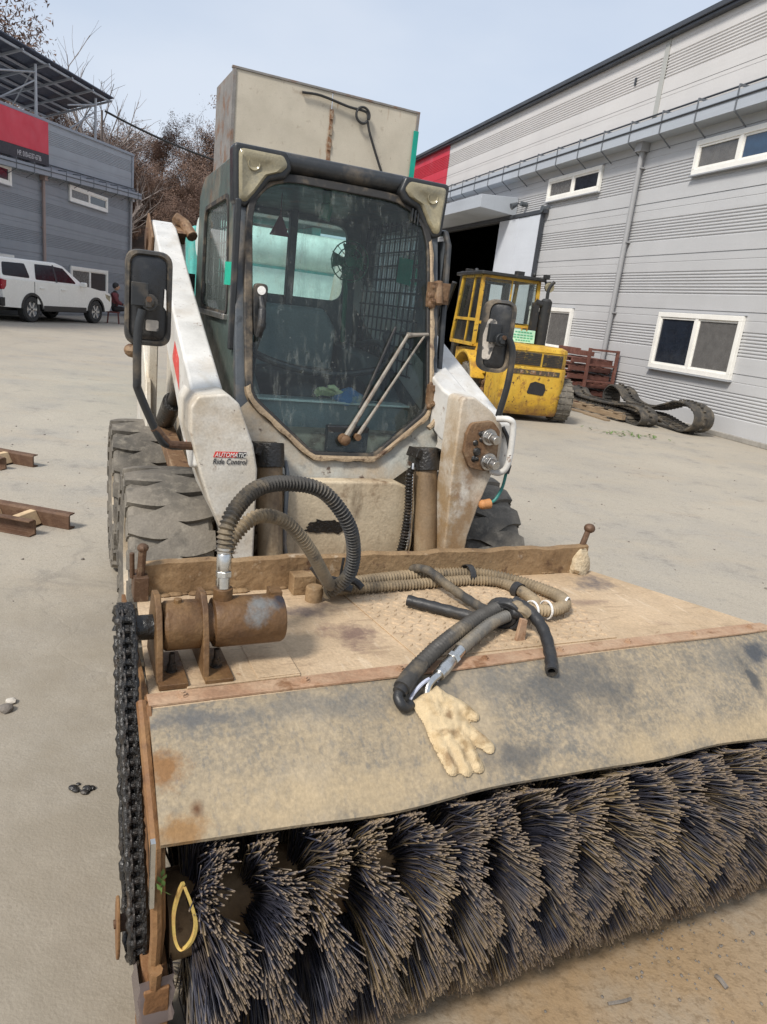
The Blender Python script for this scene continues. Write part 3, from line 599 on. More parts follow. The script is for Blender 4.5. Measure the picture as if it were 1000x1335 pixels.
# roof solar array on a steel rack
SA = thing('solar_array', 'tilted solar panel array on a steel rack on the grey building roof', 'solar panels', BO, BY); SA.scale = (.906,) * 3
def sp(x, d, h=0): return Vector((x, .0 + d * .955, 9.16 + .030 * x * 1.0 - d * .29 + h))
for i in range(11):
    for j in range(3):
        xa, xb = -2.0 - i * 1.70, -2.0 - (i + 1) * 1.70 + .02; da, db = j * 1.12, (j + 1) * 1.12 - .02
        g = G(); g.hexa([sp(xa, da), sp(xb, da), sp(xb, db), sp(xa, db), sp(xa, da, .04), sp(xb, da, .04), sp(xb, db, .04), sp(xa, db, .04)]); g.done('solar_panel', 'solar_under', SA, 0, 0)
g = G()
for d in (.22, .95, 1.35, 2.10, 2.5, 3.2): g.tube([sp(-1.95, d, -.05), sp(-20.7, d, -.05)], .05, 4, sq=True)
for i in range(12): x = -2.15 - i * 1.68; g.tube([sp(x, .02, -.12), sp(x, 3.35, -.12)], .05, 4, sq=True)
g.done('purlins', 'galvanised', SA, 0, 20)
for i, x in enumerate((-3.0, -7.6, -12.2, -16.8)):
    g = G(); a = sp(x, .35, -.15); b = sp(x, 3.0, -.15); g.cyl((x, a.y, 5.6), a, .055, n=8); g.cyl((x, b.y, 5.6), b, .055, n=8); g.done('rack_post', 'galvanised', SA)
    g = G(); g.tube([(x, a.y, a.z - .25), sp(x - 2.2, .4, -.9)], .035, 6); g.tube([(x, a.y + .1, a.z - .2), (x + 1.6, b.y, 6.5)], .03, 6); g.tube([(x, a.y, a.z - .5), (x - 1.9, a.y + .6, 6.9)], .03, 6); g.done('brace', 'galvanised', SA)
# overhead service cable from the building corner
def W(px, py, pz): return Vector((px, py, pz))
a = frame(BO, BY) @ Vector((-2.9, -.15, 7.55)); b = Vector((-4.4, 36, 7.0)); pts = []
for k in range(25):
    t = k / 24; p = a.lerp(b, t); p.z -= .55 * 4 * t * (1 - t); pts.append(p)
g = G(); g.tube(pts, .042, 6); cb_ = g.done('overhead_cable', 'cable_black', None); tag(cb_, 'black overhead cable sagging from the grey building toward the beige truck box', 'cable')

# ---------------------------------------------------------------- trees
def tree_meshes(seed, h, spread, lv, leaf_n, twigm, leafm, thick=.017):
    r = random.Random(seed); gt = G(); gc = G(); tips = []
    def grow(p, d, L, rad, lev):
        n = 3; pts = [p]; q = p; dd = d.copy()
        for i in range(n):
            dd = (dd + Vector((r.gauss(0, .12), r.gauss(0, .12), r.gauss(.03, .08)))).normalized(); q = q + dd * L / n; pts.append(q)
        rr = [rad * (1 - .5 * i / n) for i in range(n + 1)]
        (gt if lev < 2 else gc).tube(pts, rr, 6 if lev == 0 else (4 if lev == 1 else 3), caps=False)
        if lev == lv: tips.extend(pts[1:]); return
        k = (8, 6, 5, 4)[lev]
        for i in range(k):
            t = (.32 + .68 * (i + r.random()) / k) if lev == 0 else (.15 + .85 * (i + r.random()) / k); j = min(n - 1, int(t * n)); b = pts[j].lerp(pts[j + 1], t * n - j)
            ax = Vector((r.gauss(0, 1), r.gauss(0, 1), r.gauss(0, .4))); nd_ = (dd * (.75 if lev else .9) + ax.normalized() * spread * (1.1 - .3 * t)).normalized(); nd_.z = nd_.z * .8 + .22
            grow(b, nd_.normalized(), L * r.uniform(.42, .62), rad * (.42 if lev == 0 else .5) * (1.1 - .5 * t), lev + 1)
        tips.append(pts[-1])
    grow(Vector((0, 0, 0)), Vector((r.gauss(0, .05), r.gauss(0, .05), 1)), h * .62, h * thick, 0)
    for i in range(leaf_n):
        p = r.choice(tips) + Vector((r.gauss(0, .22), r.gauss(0, .22), r.gauss(0, .22))); s = r.uniform(.04, .125) * h / 9
        a = Vector((r.gauss(0, 1), r.gauss(0, 1), r.gauss(0, 1))).normalized() * s; b = a.orthogonal().normalized() * s * .7
        gc.bm.faces.new([gc.bm.verts.new(p + q) for q in (a, b, -a)])
    def fin(g, nm, mat):
        me = bpy.data.meshes.new(nm); g.bm.to_mesh(me); g.bm.free(); me.materials.append(MATS[mat]); return me
    return fin(gt, 'trunk', twigm), fin(gc, 'crown', leafm)
def put_tree(ms, loc, s, rz, label, group=None, name='bare_tree'):
    t = thing(name, label, 'tree', loc, rz, group); t.scale = (s, s, s * rnd.uniform(.9, 1.15))
    for nm, me in zip(('trunk', 'crown'), ms): o = bpy.data.objects.new(nm, me); COL.objects.link(o); o.parent = t
    return t
kinds = [tree_meshes(50 + i, 9.0, .85, 3, 9500, 'twig', 'leaf_brown') for i in range(4)] + [tree_meshes(90, 9, .9, 3, 900, 'twig', 'twig')]
HL = 'leafless brown tree on the wooded hillside behind the grey building and the loader'
cnt = 0
for row, (y0, st_) in enumerate(((42.5, 2.6), (47, 2.8), (52, 3.0), (58, 3.2), (65, 3.6), (74, 4.4))):
    x = -34 - row * 2
    while x < 8 + row * 3:
        xx, yy = x + rnd.uniform(-1, 1), y0 + rnd.uniform(-2, 2)
        sm = 1.0
        if xx > -.20 * yy: sm = .38
        if not (xx < -13.2 and yy < 46): 
            put_tree(kinds[rnd.randrange(5) if row else rnd.randrange(4)], (xx, yy, hill_z(xx, yy) - .1), rnd.uniform(.55, .85) * sm, rnd.uniform(0, 6.28), HL, 'trees on the wooded hillside', 'hillside_tree'); cnt += 1
        x += st_ * rnd.uniform(.8, 1.25)
for i in range(70):         # undergrowth at the foot of the slope
    yy = rnd.uniform(40.5, 60); xx = -yy * rnd.uniform(.19, .40)
    if xx < -13.2 and yy < 45: continue
    put_tree(kinds[i % 4], (xx, yy, hill_z(xx, yy) - rnd.uniform(.6, 1.4)), rnd.uniform(.34, .62), rnd.uniform(0, 6.28), HL, 'trees on the wooded hillside', 'hillside_tree')
bare = [tree_meshes(131, 11, .70, 3, 0, 'twig_grey', 'twig_grey', .030)]
put_tree(bare[0], (-15.2, 38.5, -.2), 1.0, 2.4, 'tall bare grey tree rising beside the end of the solar panels')
tl = tree_meshes(77, 10, .62, 3, 9000, 'twig', 'leaf_brown')
put_tree(tl, (-25.2, 41.0, .6), 1.58, .6, 'tall brown tree top above the solar panels, cut by the picture edge'); put_tree(tl, (-22.3, 41.0, .0), 1.34, 3.0, 'lower brown tree top showing over the middle of the solar panels')
# ---------------------------------------------------------------- skid steer loader (front faces -y)
LO, LY = (-.257, 2.941, 0), R(24.48)
LD = thing('skid_steer_loader', 'white skid steer loader with glass cab door, standing behind the rotary sweeper', 'loader', LO, LY)
TR, TW = .414, .30
def tyre_mesh():
    g = G(); h = TW / 2
    prof = [(.225, -h * .72), (.245, -h * .86), (.30, -h * .98), (.345, -h * 1.0), (.375, -h * .97), (.390, -h * .86), (.392, 0), (.390, h * .86), (.375, h * .97), (.345, h), (.30, h * .98), (.245, h * .86), (.225, h * .72)]
    g.lathe(prof, (0, 0, 0), 'x', 64)
    n = 19; w = 2 * math.pi / n
    def P(x, a, r): return (x, r * math.cos(a), r * math.sin(a))
    for s in (-1, 1):
        for k in range(n):
            a0 = w * (k + (.5 if s > 0 else 0)); us = (-.06, .10, .30, .50, .75, 1.0); rows = []
            for u in us:
                hwid = .505 if u < .2 else .505 - .24 * ((u - .2) / .8) ** .75; x = s * h * u; r = TR - .012 * max(0, u) ** 4; sk = .16 * math.sin(u * 2.6)
                rows.append([g.v(P(x, a0 + w * (sk + q * hwid), r)) for q in (-1, -.5, 0, .5, 1)])
            for A, B in zip(rows, rows[1:]):
                for i in range(4): g.bm.faces.new((A[i], A[i + 1], B[i + 1], B[i]))
            # groove walls down to the casing, and the shoulder face
            for e in (0, 4):
                low = [g.v(P(v.co.x, math.atan2(v.co.z, v.co.y), .368)) for v in (rw_[e] for rw_ in rows)]
                for i in range(len(rows) - 1): g.bm.faces.new((rows[i][e], rows[i + 1][e], low[i + 1], low[i]))
            sh = [g.v(P(s * h * 1.02, math.atan2(v.co.z, v.co.y), .352)) for v in rows[-1]]
            for i in range(4): g.bm.faces.new((rows[-1][i], rows[-1][i + 1], sh[i + 1], sh[i]))
            a1, a2 = a0 + w * (.08 - .30), a0 + w * (.08 + .30)
            g.hexa([P(s * h * .985, a1, .315), P(s * h * 1.03, a1, .315), P(s * h * 1.03, a2, .315), P(s * h * .985, a2, .315), P(s * h * .96, a1, .385), P(s * h * 1.03, a1, .375), P(s * h * 1.03, a2, .375), P(s * h * .96, a2, .385)])
    return g
tyre_o = tyre_mesh().done('tyre', 'tyre', None, 0, 28)
g = G(); h = TW / 2
g.lathe([(.228, -h * .72), (.232, -h * .9), (.215, -h * .9), (.205, -h * .6), (.15, -h * .35), (.07, -h * .35), (.06, -h * .55), (0, -h * .55)], (0, 0, 0), 'x', 40)
g.lathe([(.228, h * .72), (.228, h * .9), (.21, h * .9), (.20, 0), (0, 0)], (0, 0, 0), 'x', 40)
for k in range(8): a = k * math.pi / 4; hexbolt(g, (-h * .35, .115 * math.cos(a), .115 * math.sin(a)), (-1, 0, 0), .012, .009)
rim_o = g.done('rim', 'rim_white', None, 0, 35)
first = True
for (x, y) in ((-.668, 0), (-.668, 1.05), (.668, 0), (.668, 1.05)):
    t = tyre_o if first else copyo(tyre_o); r = rim_o if first else copyo(rim_o)
    t.parent = LD; t.location = (x, y, TR * .961); t.scale = (1, .961, .961); t.rotation_euler = (rnd.uniform(0, 6), 0, 0 if x < 0 else math.pi); r.parent = t; first = False
# chassis
g = G(); g.bb(-.38, .38, -.13, 1.75, .20, .98); g.bb(-.50, -.38, -.35, 1.3, .22, .56); g.bb(.38, .50, -.35, 1.3, .22, .56); g.done('chassis', 'tan_plate', LD, .015)
g = G(); g.prism([(-.265, .46), (.27, .46), (.27, .795), (.20, .825), (-.20, .825), (-.265, .795)], 'y', -.275, -.21); g.done('front_plate', 'tan_plate', LD, .012)
g = G(); g.bb(-.40, .40, -.28, -.14, .34, .46); g.bb(-.32, .32, -.62, -.29, .44, .465)
for i in range(9): g.bb(-.28 + i * .066, -.25 + i * .066, -.62, -.31, .465, .48)
g.done('step_plate', 'tan_steel', LD, .004)
g = G(); pz = []
for k in range(44):
    a = 2 * math.pi * k / 44; q = 1 + .30 * mnoise.noise(Vector((2.2 * math.cos(a), 2.2 * math.sin(a), 5))) + .22 * mnoise.noise(Vector((6 * math.cos(a), 6 * math.sin(a), 1))) + (.5 if k % 11 == 3 else 0)
    pz.append((-.075 + .085 * q * math.cos(a), .640 + .026 * q * math.sin(a)))
g.prism(pz, 'y', -.2785, -.272); g.done('oil_smear', 'oil_black', LD)
g = G(); g.bb(-.52, .52, -.80, -.74, .24, .60); g.bb(-.48, -.39, -.74, -.30, .34, .56); g.bb(.39, .48, -.74, -.30, .34, .56); g.done('mount_plate', 'tan_steel', LD, .006)
# rear body, tailgate, uprights
g = G(); g.prism([(1.02, .6), (1.85, .6), (1.85, 1.30), (1.70, 1.42), (1.06, 1.44)], 'x', -.40, .40); g.done('engine_cover', 'frame_black', LD, .03)
for s in (-1, 1):
    g = G(); g.prism([(.85, .55), (1.60, .55), (1.62, 1.30), (1.48, 1.74), (1.34, 1.80), (1.24, 1.72), (1.00, 1.02)], 'x', s * .455, s * .49); g.prism([(.90, .55), (1.5, .55), (1.5, 1.1), (1.25, 1.22), (1.0, 1.0)], 'x', s * .63, s * .66); g.done('upright', 'white_paint', LD, .008)
    g = G(); g.cyl((s * .565, 1.32, .62), (s * .565, .66, .96), .046, n=18); g.cyl((s * .565, .66, .96), (s * .565, .20, 1.20), .025, n=14); g.done('lift_cylinder', 'oil_black', LD)
    g = G(); g.cyl((s * .48, 1.34, 1.70), (s * .645, 1.34, 1.70), .055, n=20); g.done('pivot_pin', 'bolt_rust', LD)
    g = G(); g.prism([(.30, .66), (1.0, .74), (1.0, .80), (.30, .72)], 'x', s * .52, s * .60); g.done('lower_link', 'hinge_rust', LD, .006); g = G(); g.bb(s * .60, s * .645, 1.02, 1.10, .60, 1.28); g.done('link_post', 'white_paint', LD, .006)
g = G()      # hoses and clutter beside the cab
for k in range(9):
    x = -.445 - .02 * rnd.random(); g.tube(spline([(x, .75 + .05 * k, .95), (x - .03, .85 + .05 * k, 1.15 + .03 * rnd.random()), (x, 1.0 + .05 * k, 1.35 + .03 * k), (x + .03, 1.15 + .04 * k, 1.52)]), rnd.uniform(.010, .018), 8)
g.box((-.45, 1.25, 1.45), (.06, .3, .2)); g.done('hose_bundle', 'oil_black', LD)
# lift arms
TOPL = [(-.40, 1.105), (-.28, 1.14), (.50, 1.46), (1.20, 1.765), (1.36, 1.80), (1.47, 1.72)]
BOT = [(1.45, 1.60), (1.28, 1.55), (.55, 1.25), (-.16, .93), (-.28, .87), (-.40, .90)]
def arm(s):
    a0, a1 = (.505, .620)
    g = G(); n0 = g.prism(TOPL + BOT, 'x', s * a0, s * a1); ar = g.done('lift_arm', 'arm_white', LD, .012)
    # knee: a boxed plate in front that reaches down between the tyres
    if s < 0: out_ = [(-.640, 1.105), (-.618, 1.145), (-.520, 1.158), (-.480, 1.125), (-.424, .985), (-.405, .90), (-.396, .42), (-.460, .42), (-.500, .64), (-.565, .78), (-.612, .92), (-.638, 1.02)]
    else: out_ = [(.362, 1.20), (.42, 1.20), (.505, 1.150), (.560, 1.10), (.572, 1.03), (.572, .945), (.545, .89), (.505, .75), (.480, .64), (.468, .42), (.385, .42), (.365, .85)]
    g = G(); g.prism(rpoly(out_, .028, 4), 'y', KY, -.10 if s < 0 else -.30); kn = g.done('arm_knee', 'white_paint' if s < 0 else 'white_grimy', LD, .009)
    return ar, kn
KY = -.42
armL, kneeL = arm(-1); armR, kneeR = arm(1)
g = G(); g.prism([(-.395, 1.165), (-.2, 1.20)] + TOPL[2:4] + [(1.20, 1.60), (.5, 1.28), (-.22, 1.0), (-.395, .97)], 'x', .39, .504); g.done('arm_box', 'arm_white', armR, .012)
g = G(); g.prism([(1.10, 1.70), (1.36, 1.83), (1.50, 1.75), (1.48, 1.52), (1.22, 1.50)], 'x', -.635, -.622); g.prism([(1.16, 1.74), (1.38, 1.82), (1.47, 1.72), (1.36, 1.6)], 'x', -.508, -.46); g.tube([(-.51, 1.27, 1.82), (-.46, 1.25, 1.79), (-.43, 1.17, 1.73)], .03, 8); g.done('arm_pivot_cap', 'hinge_rust', armL, .006)
# flat print on the arm: red decal on the outer face, ride control sticker on the knee
g = G(); g.prism([(.02, 1.10), (.26, 1.20), (.20, 1.27), (.06, 1.215)], 'x', -.6206, -.6212); g.prism([(-.22, .95), (-.08, .99), (.0, 1.10), (-.14, 1.07)], 'x', -.6206, -.6212); g.done('arm_decal', 'decal_red', armL, 0, 0)
FY = KY - .0008
sx_ = -.560
g = G(); g.prism([(sx_, .942), (sx_ + .105, .942), (sx_ + .112, .962), (sx_ + .007, .962)], 'y', FY - .0006, FY); st = g.done('sticker', 'decal_red', kneeL, 0, 0)
g = G(); g.prism([(sx_ + .077, .9418), (sx_ + .1055, .9418), (sx_ + .1125, .9622), (sx_ + .084, .9622)], 'y', FY - .0010, FY - .0007); g.done('sticker_end', 'decal_dark', kneeL, 0, 0)
text('lettering', 'AUTOMATIC', .0215, 'decal_white', kneeL, facing((sx_ + .005, FY - .0022, .9443)), .25, xs=.84)
text('lettering', 'Ride Control', .027, 'decal_dark', kneeL, facing((sx_ - .002, FY - .0010, .919)), .25, xs=.80)
# coupler block on the other knee
g = G(); g.prism(rpoly([(.408, 1.105), (.500, 1.118), (.540, 1.08), (.545, .95), (.505, .915), (.425, .93), (.392, .99), (.392, 1.06)], .028, 4), 'y', KY - .022, KY - .002); cb = g.done('coupler_block', 'hinge_rust', LD, .003)
for (x, z, q) in ((.488, 1.055, .024), (.502, .957, .026)):
    g = G(); y = KY - .022; g.tube([(x, y, z), (x, y - .015, z)], q * 1.35, 18); g.tube([(x, y - .015, z), (x, y - .040, z)], q, 6); g.tube([(x, y - .04, z), (x + .004, y - .062, z - .004)], q * .75, 14); g.done('hydraulic_coupler', 'steel', cb, .002)
g = G()
for _ in range(9): g.sph((rnd.uniform(.42, .475), KY - .022, rnd.uniform(.96, 1.07)), rnd.uniform(.008, .018), (1, .5, 1), 8)
g.done('grease_lumps', 'oil_black', cb)
g = G(); g.tube(spline([(.525, KY - .01, 1.125), (.553, KY - .05, 1.13), (.573, KY - .055, 1.105), (.580, KY - .055, 1.0), (.575, KY - .05, .94), (.556, KY - .035, .915), (.530, KY - .01, .915)], 6), .0125, 12); g.done('coupler_guard', 'arm_white', kneeR)
g = G(); g.tube(spline([(.575, KY + .02, 1.09), (.598, KY, 1.04), (.606, KY - .02, .97), (.602, KY - .02, .925)]), .008, 10); g.tube([(.605, KY - .02, .945), (.600, KY - .02, .91)], .0125, 10); dl = g.done('drain_line', 'rubber_black', LD)
g = G(); g.tube(spline([(.600, KY - .02, .912), (.592, KY - .02, .85), (.568, KY - .02, .800), (.538, KY - .02, .782)]), .0065, 10); g.done('teal_line', 'teal_hose', dl)
g = G(); g.tube([(.545, KY - .02, .783), (.515, KY - .02, .779)], [.021, .019], 12); g.sph((.515, KY - .02, .779), .020, (1, 1, 1), 10); g.done('line_plug', 'plug_orange', dl)
# tilt cylinders
for s, x0, x1 in ((-1, -.325, -.312), (1, .325, .341)):
    g = G(); g.cyl((x0, -.255, .95), (x1, -.36, .42), .047, n=24); cy = g.done('tilt_cylinder', 'tan_steel', LD)
    g = G(); g.cyl((x0, -.253, .962), (x0 + (x1 - x0) * .2, -.275, .875), .053, n=20); g.box((x0 + s * .02, -.225, .925), (.13, .08, .06)); g.box((x0 - .04, -.26, .94), (.06, .07, .04), (0, .3, .2)); g.done('cylinder_gland', 'oil_black', cy, .004)
    g = G(); g.tube(spline([(x0 + .058 * -s, -.265, .90), (x0 + .066 * -s, -.29, .84), (x0 + .062 * -s, -.32, .64), (x0 + .07 * -s, -.335, .55), (x0 + .10 * -s, -.335, .46)]), .009, 8); g.done('cylinder_pipe', 'frame_grey' if s < 0 else 'chrome', cy)
g = G(); ribbed(g, [(.248, -.295, .885), (.240, -.30, .85), (.248, -.31, .72), (.240, -.315, .58), (.22, -.315, .49)], .014, pitch=.013, depth=.004); g.done('spiral_hose', 'oil_black', LD, 0, 60)

# ---- cab
def yf(z): return -.19 + .285 * (z - .80)
CB = None
N = 120; c0 = (0, 1.42)
GLS = rpoly([(-.372, 1.915), (.372, 1.915), (.372, 1.10), (.130, .915), (-.130, .915), (-.372, 1.12)], [.19, .20, .08, .06, .06, .08])
def off(poly, d, cen=c0): return [(p[0] + d * (p[0] - cen[0]) / math.hypot(p[0] - cen[0], p[1] - cen[1]), p[1] + d * (p[1] - cen[1]) / math.hypot(p[0] - cen[0], p[1] - cen[1])) for p in poly]
OUT = rpoly([(-.430, 2.0), (.430, 2.0), (.430, .945), (.165, .776), (-.165, .776), (-.430, .945)], [.05, .05, .03, .02, .02, .03])
sG = star(GLS, N, c0); sI = off(sG, .010); sD = off(sG, .030); sO = star(OUT, N, c0)
F = lambda d: (lambda p: (p[0], yf(p[1]) - d, p[1]))
g = G(); g.ringplate(sO, sI, F(0), F(-.045)); front = g.done('cab_frame', 'frame_grey', LD, .004, 30)
# pale lower chin of the frame
chin = [p for p in OUT]
g = G(); low = [p for p in sO if p[1] < 1.07]; lowi = [sD[i] for i in range(N) if sO[i][1] < 1.07]
vs = [[g.v(F(.0035)((p[0] * .998, p[1] + .001))) for p in low], [g.v(F(.0035)(p)) for p in lowi]]
for i in range(len(low) - 1): g.bm.faces.new((vs[0][i], vs[0][i + 1], vs[1][i + 1], vs[1][i]))
vb = [[g.v(F(.0005)((p[0] * .998, p[1] + .001))) for p in low], [g.v(F(.0005)(p)) for p in lowi]]
for k in (0, 1):
    for i in range(len(low) - 1): g.bm.faces.new((vs[k][i], vs[k][i + 1], vb[k][i + 1], vb[k][i]))
g.done('chin_panel', 'chin_grey', front, 0, 30)
# door: dirty frame, rubber seal, glass
g = G(); g.ringplate(sD, off(sG, -.004), F(.024), F(.0045)); door = g.done('cab_door', 'gasket', LD, .006, 30)
g = G(); top = [i for i in range(N) if sD[i][1] < 1.10 or sD[i][0] > .36]
k0 = [i for i in range(N) if (sD[i][1] < 1.15) or (sD[i][0] > .31 and sD[i][1] < 1.82)]
k0.sort(key=lambda i: ((2 * math.pi * (i + .5) / N) - R(200)) % (2 * math.pi))
idx = [i for i in k0]
va = [g.v(F(.027)(off([sG[i]], .008)[0])) for i in idx]; vb_ = [g.v(F(.031)(off([sG[i]], .017)[0])) for i in idx]; vc = [g.v(F(.027)(off([sG[i]], .028 + .003 * math.sin(i * 1.7))[0])) for i in idx]; vd = [g.v(F(.005)(off([sG[i]], .033)[0])) for i in idx]
for A, B in ((va, vb_), (vb_, vc), (vc, vd)):
    for i in range(len(idx) - 1):
        if (idx[i + 1] - idx[i]) % N == 1: g.bm.faces.new((A[i], A[i + 1], B[i + 1], B[i]))
g.done('door_edge', 'dirty_edge', door, 0, 40)
g = G(); cv = g.v(F(.012)(c0)); cb_ = g.v(F(.007)(c0)); lf = [g.v(F(.012)(p)) for p in sG]
for i in range(N): g.bm.faces.new((cv, lf[i], lf[(i + 1) % N]))
g.bm.verts.remove(cb_); g.done('door_glass', 'cab_glass', door, 0, 0)
def dl_(x, z, d=.02): return Vector((x, yf(z) - d, z))
g = G(); g.prism(rpoly([(-.372, 1.525), (-.318, 1.525), (-.320, 1.47), (-.334, 1.33), (-.364, 1.33), (-.370, 1.47)], .02, 4), 'y', yf(1.43) - .040, yf(1.43) - .008); hd = g.done('door_handle', 'frame_black', door, .004)
g = G(); g.cyl(dl_(-.344, 1.50, .062), dl_(-.344, 1.50, .035), .016, n=18); g.done('lock_button', 'decal_white', door)
g = G(); g.tube(spline([dl_(-.344, 1.475, .045), dl_(-.343, 1.43, .068), dl_(-.348, 1.37, .066), dl_(-.352, 1.335, .045)]), [.011] * 8 + [.015] * 9 + [.013] * 8, 10); g.done('grip', 'rubber_black', door)
for z in (1.575, 1.165):
    g = G(); g.box(dl_(.418, z, .03), (.075, .035, .055)); g.box(dl_(.384, z - .01, .03), (.035, .03, .10)); g.cyl(dl_(.412, z - .045, .04), dl_(.412, z + .045, .04), .019, n=14); g.box(dl_(.440, z, .015), (.05, .05, .085))
    hexbolt(g, dl_(.384, z + .02, .045), (0, -1, 0), .010, .008); hexbolt(g, dl_(.384, z - .035, .045), (0, -1, 0), .010, .008)
    for _ in range(6): g.sph(dl_(rnd.uniform(.37, .435), z + rnd.uniform(-.05, .05), .035), rnd.uniform(.010, .02), (1, .7, 1), 7)
    g.done('hinge', 'hinge_rust', door, .005)
g = G(); g.tube(spline([dl_(.415, 1.14, .03), dl_(.412, 1.09, .04), dl_(.392, 1.055, .045), dl_(.365, 1.03, .045)]), .011, 8); g.done('drip_tube', 'dirty_edge', door)
g = G(); g.box(dl_(-.437, 1.54, .014), (.022, .03, .54)); g.done('pillar_strip', 'frame_black', front, .006)
# wiper and its motor plate
g = G(); g.bb(-.068, .110, yf(.97) - .005, yf(.97) + .03, .905, 1.02); wp = g.done('wiper', 'frame_black', LD, .006)
def rod(a, b, r, nm='wiper_arm', m='wiper_metal'):
    g = G(); a, b = Vector(a), Vector(b); g.tube([a, a.lerp(b, .25), b], [r * 1.5, r * 1.1, r * .8], 8); return g.done(nm, m, wp)
rod(dl_(.0, .975, .03), dl_(.275, 1.395, .035), .0085); rod(dl_(.053, .985, .03), dl_(.352, 1.400, .034), .0058); rod(dl_(.272, 1.393, .036), dl_(.368, 1.405, .034), .008)
g = G(); g.cyl(dl_(-.003, .97, .045), dl_(-.003, .97, .01), .022, n=16); g.sph(dl_(-.003, .97, .045), .021, (1, .6, 1), 10); g.cyl(dl_(.053, .982, .04), dl_(.053, .982, .01), .014, n=12); g.done('wiper_pivot', 'hinge_rust', wp)
g = G(); g.tube([dl_(.225, 1.42, .022), dl_(.065, 1.09, .020)], .006, 6); g.done('wiper_blade', 'rubber_black', wp)
# roof front bar and work lights
g = G(); bar_ = [(yf(1.96) + .06, 1.935), (yf(1.96) - .015, 1.945), (yf(1.96) - .038, 1.962), (yf(1.96) - .042, 1.99), (yf(1.96) - .015, 2.018), (yf(1.96) + .06, 2.022)]
g.prism(bar_, 'x', -.28, .28); g.done('roof_visor', 'frame_black', front, .012)
def lightpoly(s, q, z0=0): return rpoly([(s * (.440 + q), 2.0 + q), (s * (.255 - q), 2.0 + q), (s * (.234 - q), 1.955 - q * .5), (s * (.258 - q), 1.925 - q), (s * (.315 - q * .6), 1.905 - q), (s * (.362 - q * .5), 1.835 - q), (s * (.395), 1.800 - q), (s * (.430 + q), 1.810 - q * .5)], .020, 4)
for s in (-1, 1):
    y0 = yf(1.9) - .058
    cx_, cz_ = s * .375, 1.918
    g = G(); g.prism(lightpoly(s, .010), 'y', y0 + .012, y0 + .10); hs = g.done('light_housing', 'frame_black', LD, .014)
    g = G(); g.loops([[(cx_ + (p[0] - cx_) * q, y0 + dy, cz_ + (p[1] - cz_) * q) for p in lightpoly(s, -.009)] for q, dy in ((1, .020), (1, .006), (.93, .001), (.80, -.003), (.5, .003), (.2, .010))]); ln = g.done('work_light', 'lens', hs, .006, 40, 3)
    g = G(); g.lathe([(.024, .0), (.022, -.002), (.016, .004), (.006, .008), (0, .008)], (s * .372, y0 + .004, 1.945), 'y', 20); g.done('bulb', 'lens', hs)
    if s > 0:
        g = G()
        for k in range(5): g.box((.295 + k * .014, y0 + .03, 1.870 - k * .004), (.006, .02, .05))
        g.done('housing_fins', 'frame_black', hs)
# roof, sides with window openings, back wall with rear window
g = G(); g.prism([(yf(1.97), 1.985), (.86, 1.975), (.975, 1.93), (.975, 1.90), (yf(1.9), 1.94)], 'x', -.415, .415); g.done('roof', 'cab_side', LD, .02)
def side(s):
    outer = [(yf(1.98) + .02, 1.985), (.86, 1.975), (.985, 1.92), (1.03, 1.40), (1.0, .95), (yf(.95) + .02, .95)]
    inner = rpoly([(.235, 1.845), (.785, 1.835), (.80, 1.40), (.150, 1.395)], .05, 4)
    cc = (.48, 1.62); o_, i_ = star(outer, 80, cc), star(inner, 80, cc); x = s * .428
    g = G(); g.ringplate(o_, i_, lambda p: (x, p[0], p[1]), lambda p: (x - s * .03, p[0], p[1])); sd_ = g.done('cab_side', 'cab_side', LD, .006, 30)
    g = G(); g.ringplate(star(off(inner, .012, cc), 80, cc), star(off(inner, -.012, cc), 80, cc), lambda p: (x + s * .006, p[0], p[1]), lambda p: (x - s * .004, p[0], p[1])); g.done('window_seal', 'gasket', sd_, 0, 30)
    g = G(); c_ = g.v(x - s * .008, *cc); l_ = [g.v(x - s * .008, *p) for p in i_]
    for i in range(80): g.bm.faces.new((c_, l_[i], l_[(i + 1) % 80]))
    g.done('side_window', 'side_glass', sd_, 0, 0)
    g = G()
    for k in range(12): y = .155 + k * .06; g.cyl((s * .388, y, 1.20), (s * .388, y, 1.88), .0042, n=5)
    for k in range(12): z = 1.205 + k * .06; g.cyl((s * .388, .12, z), (s * .388, .84, z), .0042, n=5)
    g.done('window_grille', 'frame_black', sd_)
    return sd_
sL = side(-1); sR = side(1)
g = G(); g.box((-.434, .48, 1.384), (.022, .66, .022)); g.done('window_ledge', 'steel', sL, .003)
g = G(); g.box((-.430, .76, 1.49), (.010, .03, .05)); g.done('window_catch', 'frame_black', sL, .002)
g = G(); g.box((-.437, .11, 1.55), (.004, .07, .085), (0, 0, .25)); g.done('tape_patch', 'green_tape', sL)
g = G(); g.box((.384, .30, 1.66), (.004, .15, .11), (.1, 0, 0)); g.done('tape_patch', 'green_tape', sR)
outer = [(-.415, 1.95), (.415, 1.95), (.415, .90), (-.415, .90)]; inner = rpoly([(-.33, 1.875), (.33, 1.875), (.33, 1.50), (-.33, 1.50)], .07, 5); cc = (0, 1.68)
o_, i_ = star(outer, 96, cc), star(inner, 96, cc)
g = G(); g.ringplate(o_, i_, lambda p: (p[0], .945, p[1]), lambda p: (p[0], .985, p[1])); bw = g.done('back_wall', 'inner_dark', LD, .004, 30)
g = G(); c_ = g.v(cc[0], .975, cc[1]); l_ = [g.v(p[0], .975, p[1]) for p in i_]
for i in range(96): g.bm.faces.new((c_, l_[i], l_[(i + 1) % 96]))
g.done('rear_window', 'side_glass', bw, 0, 0)
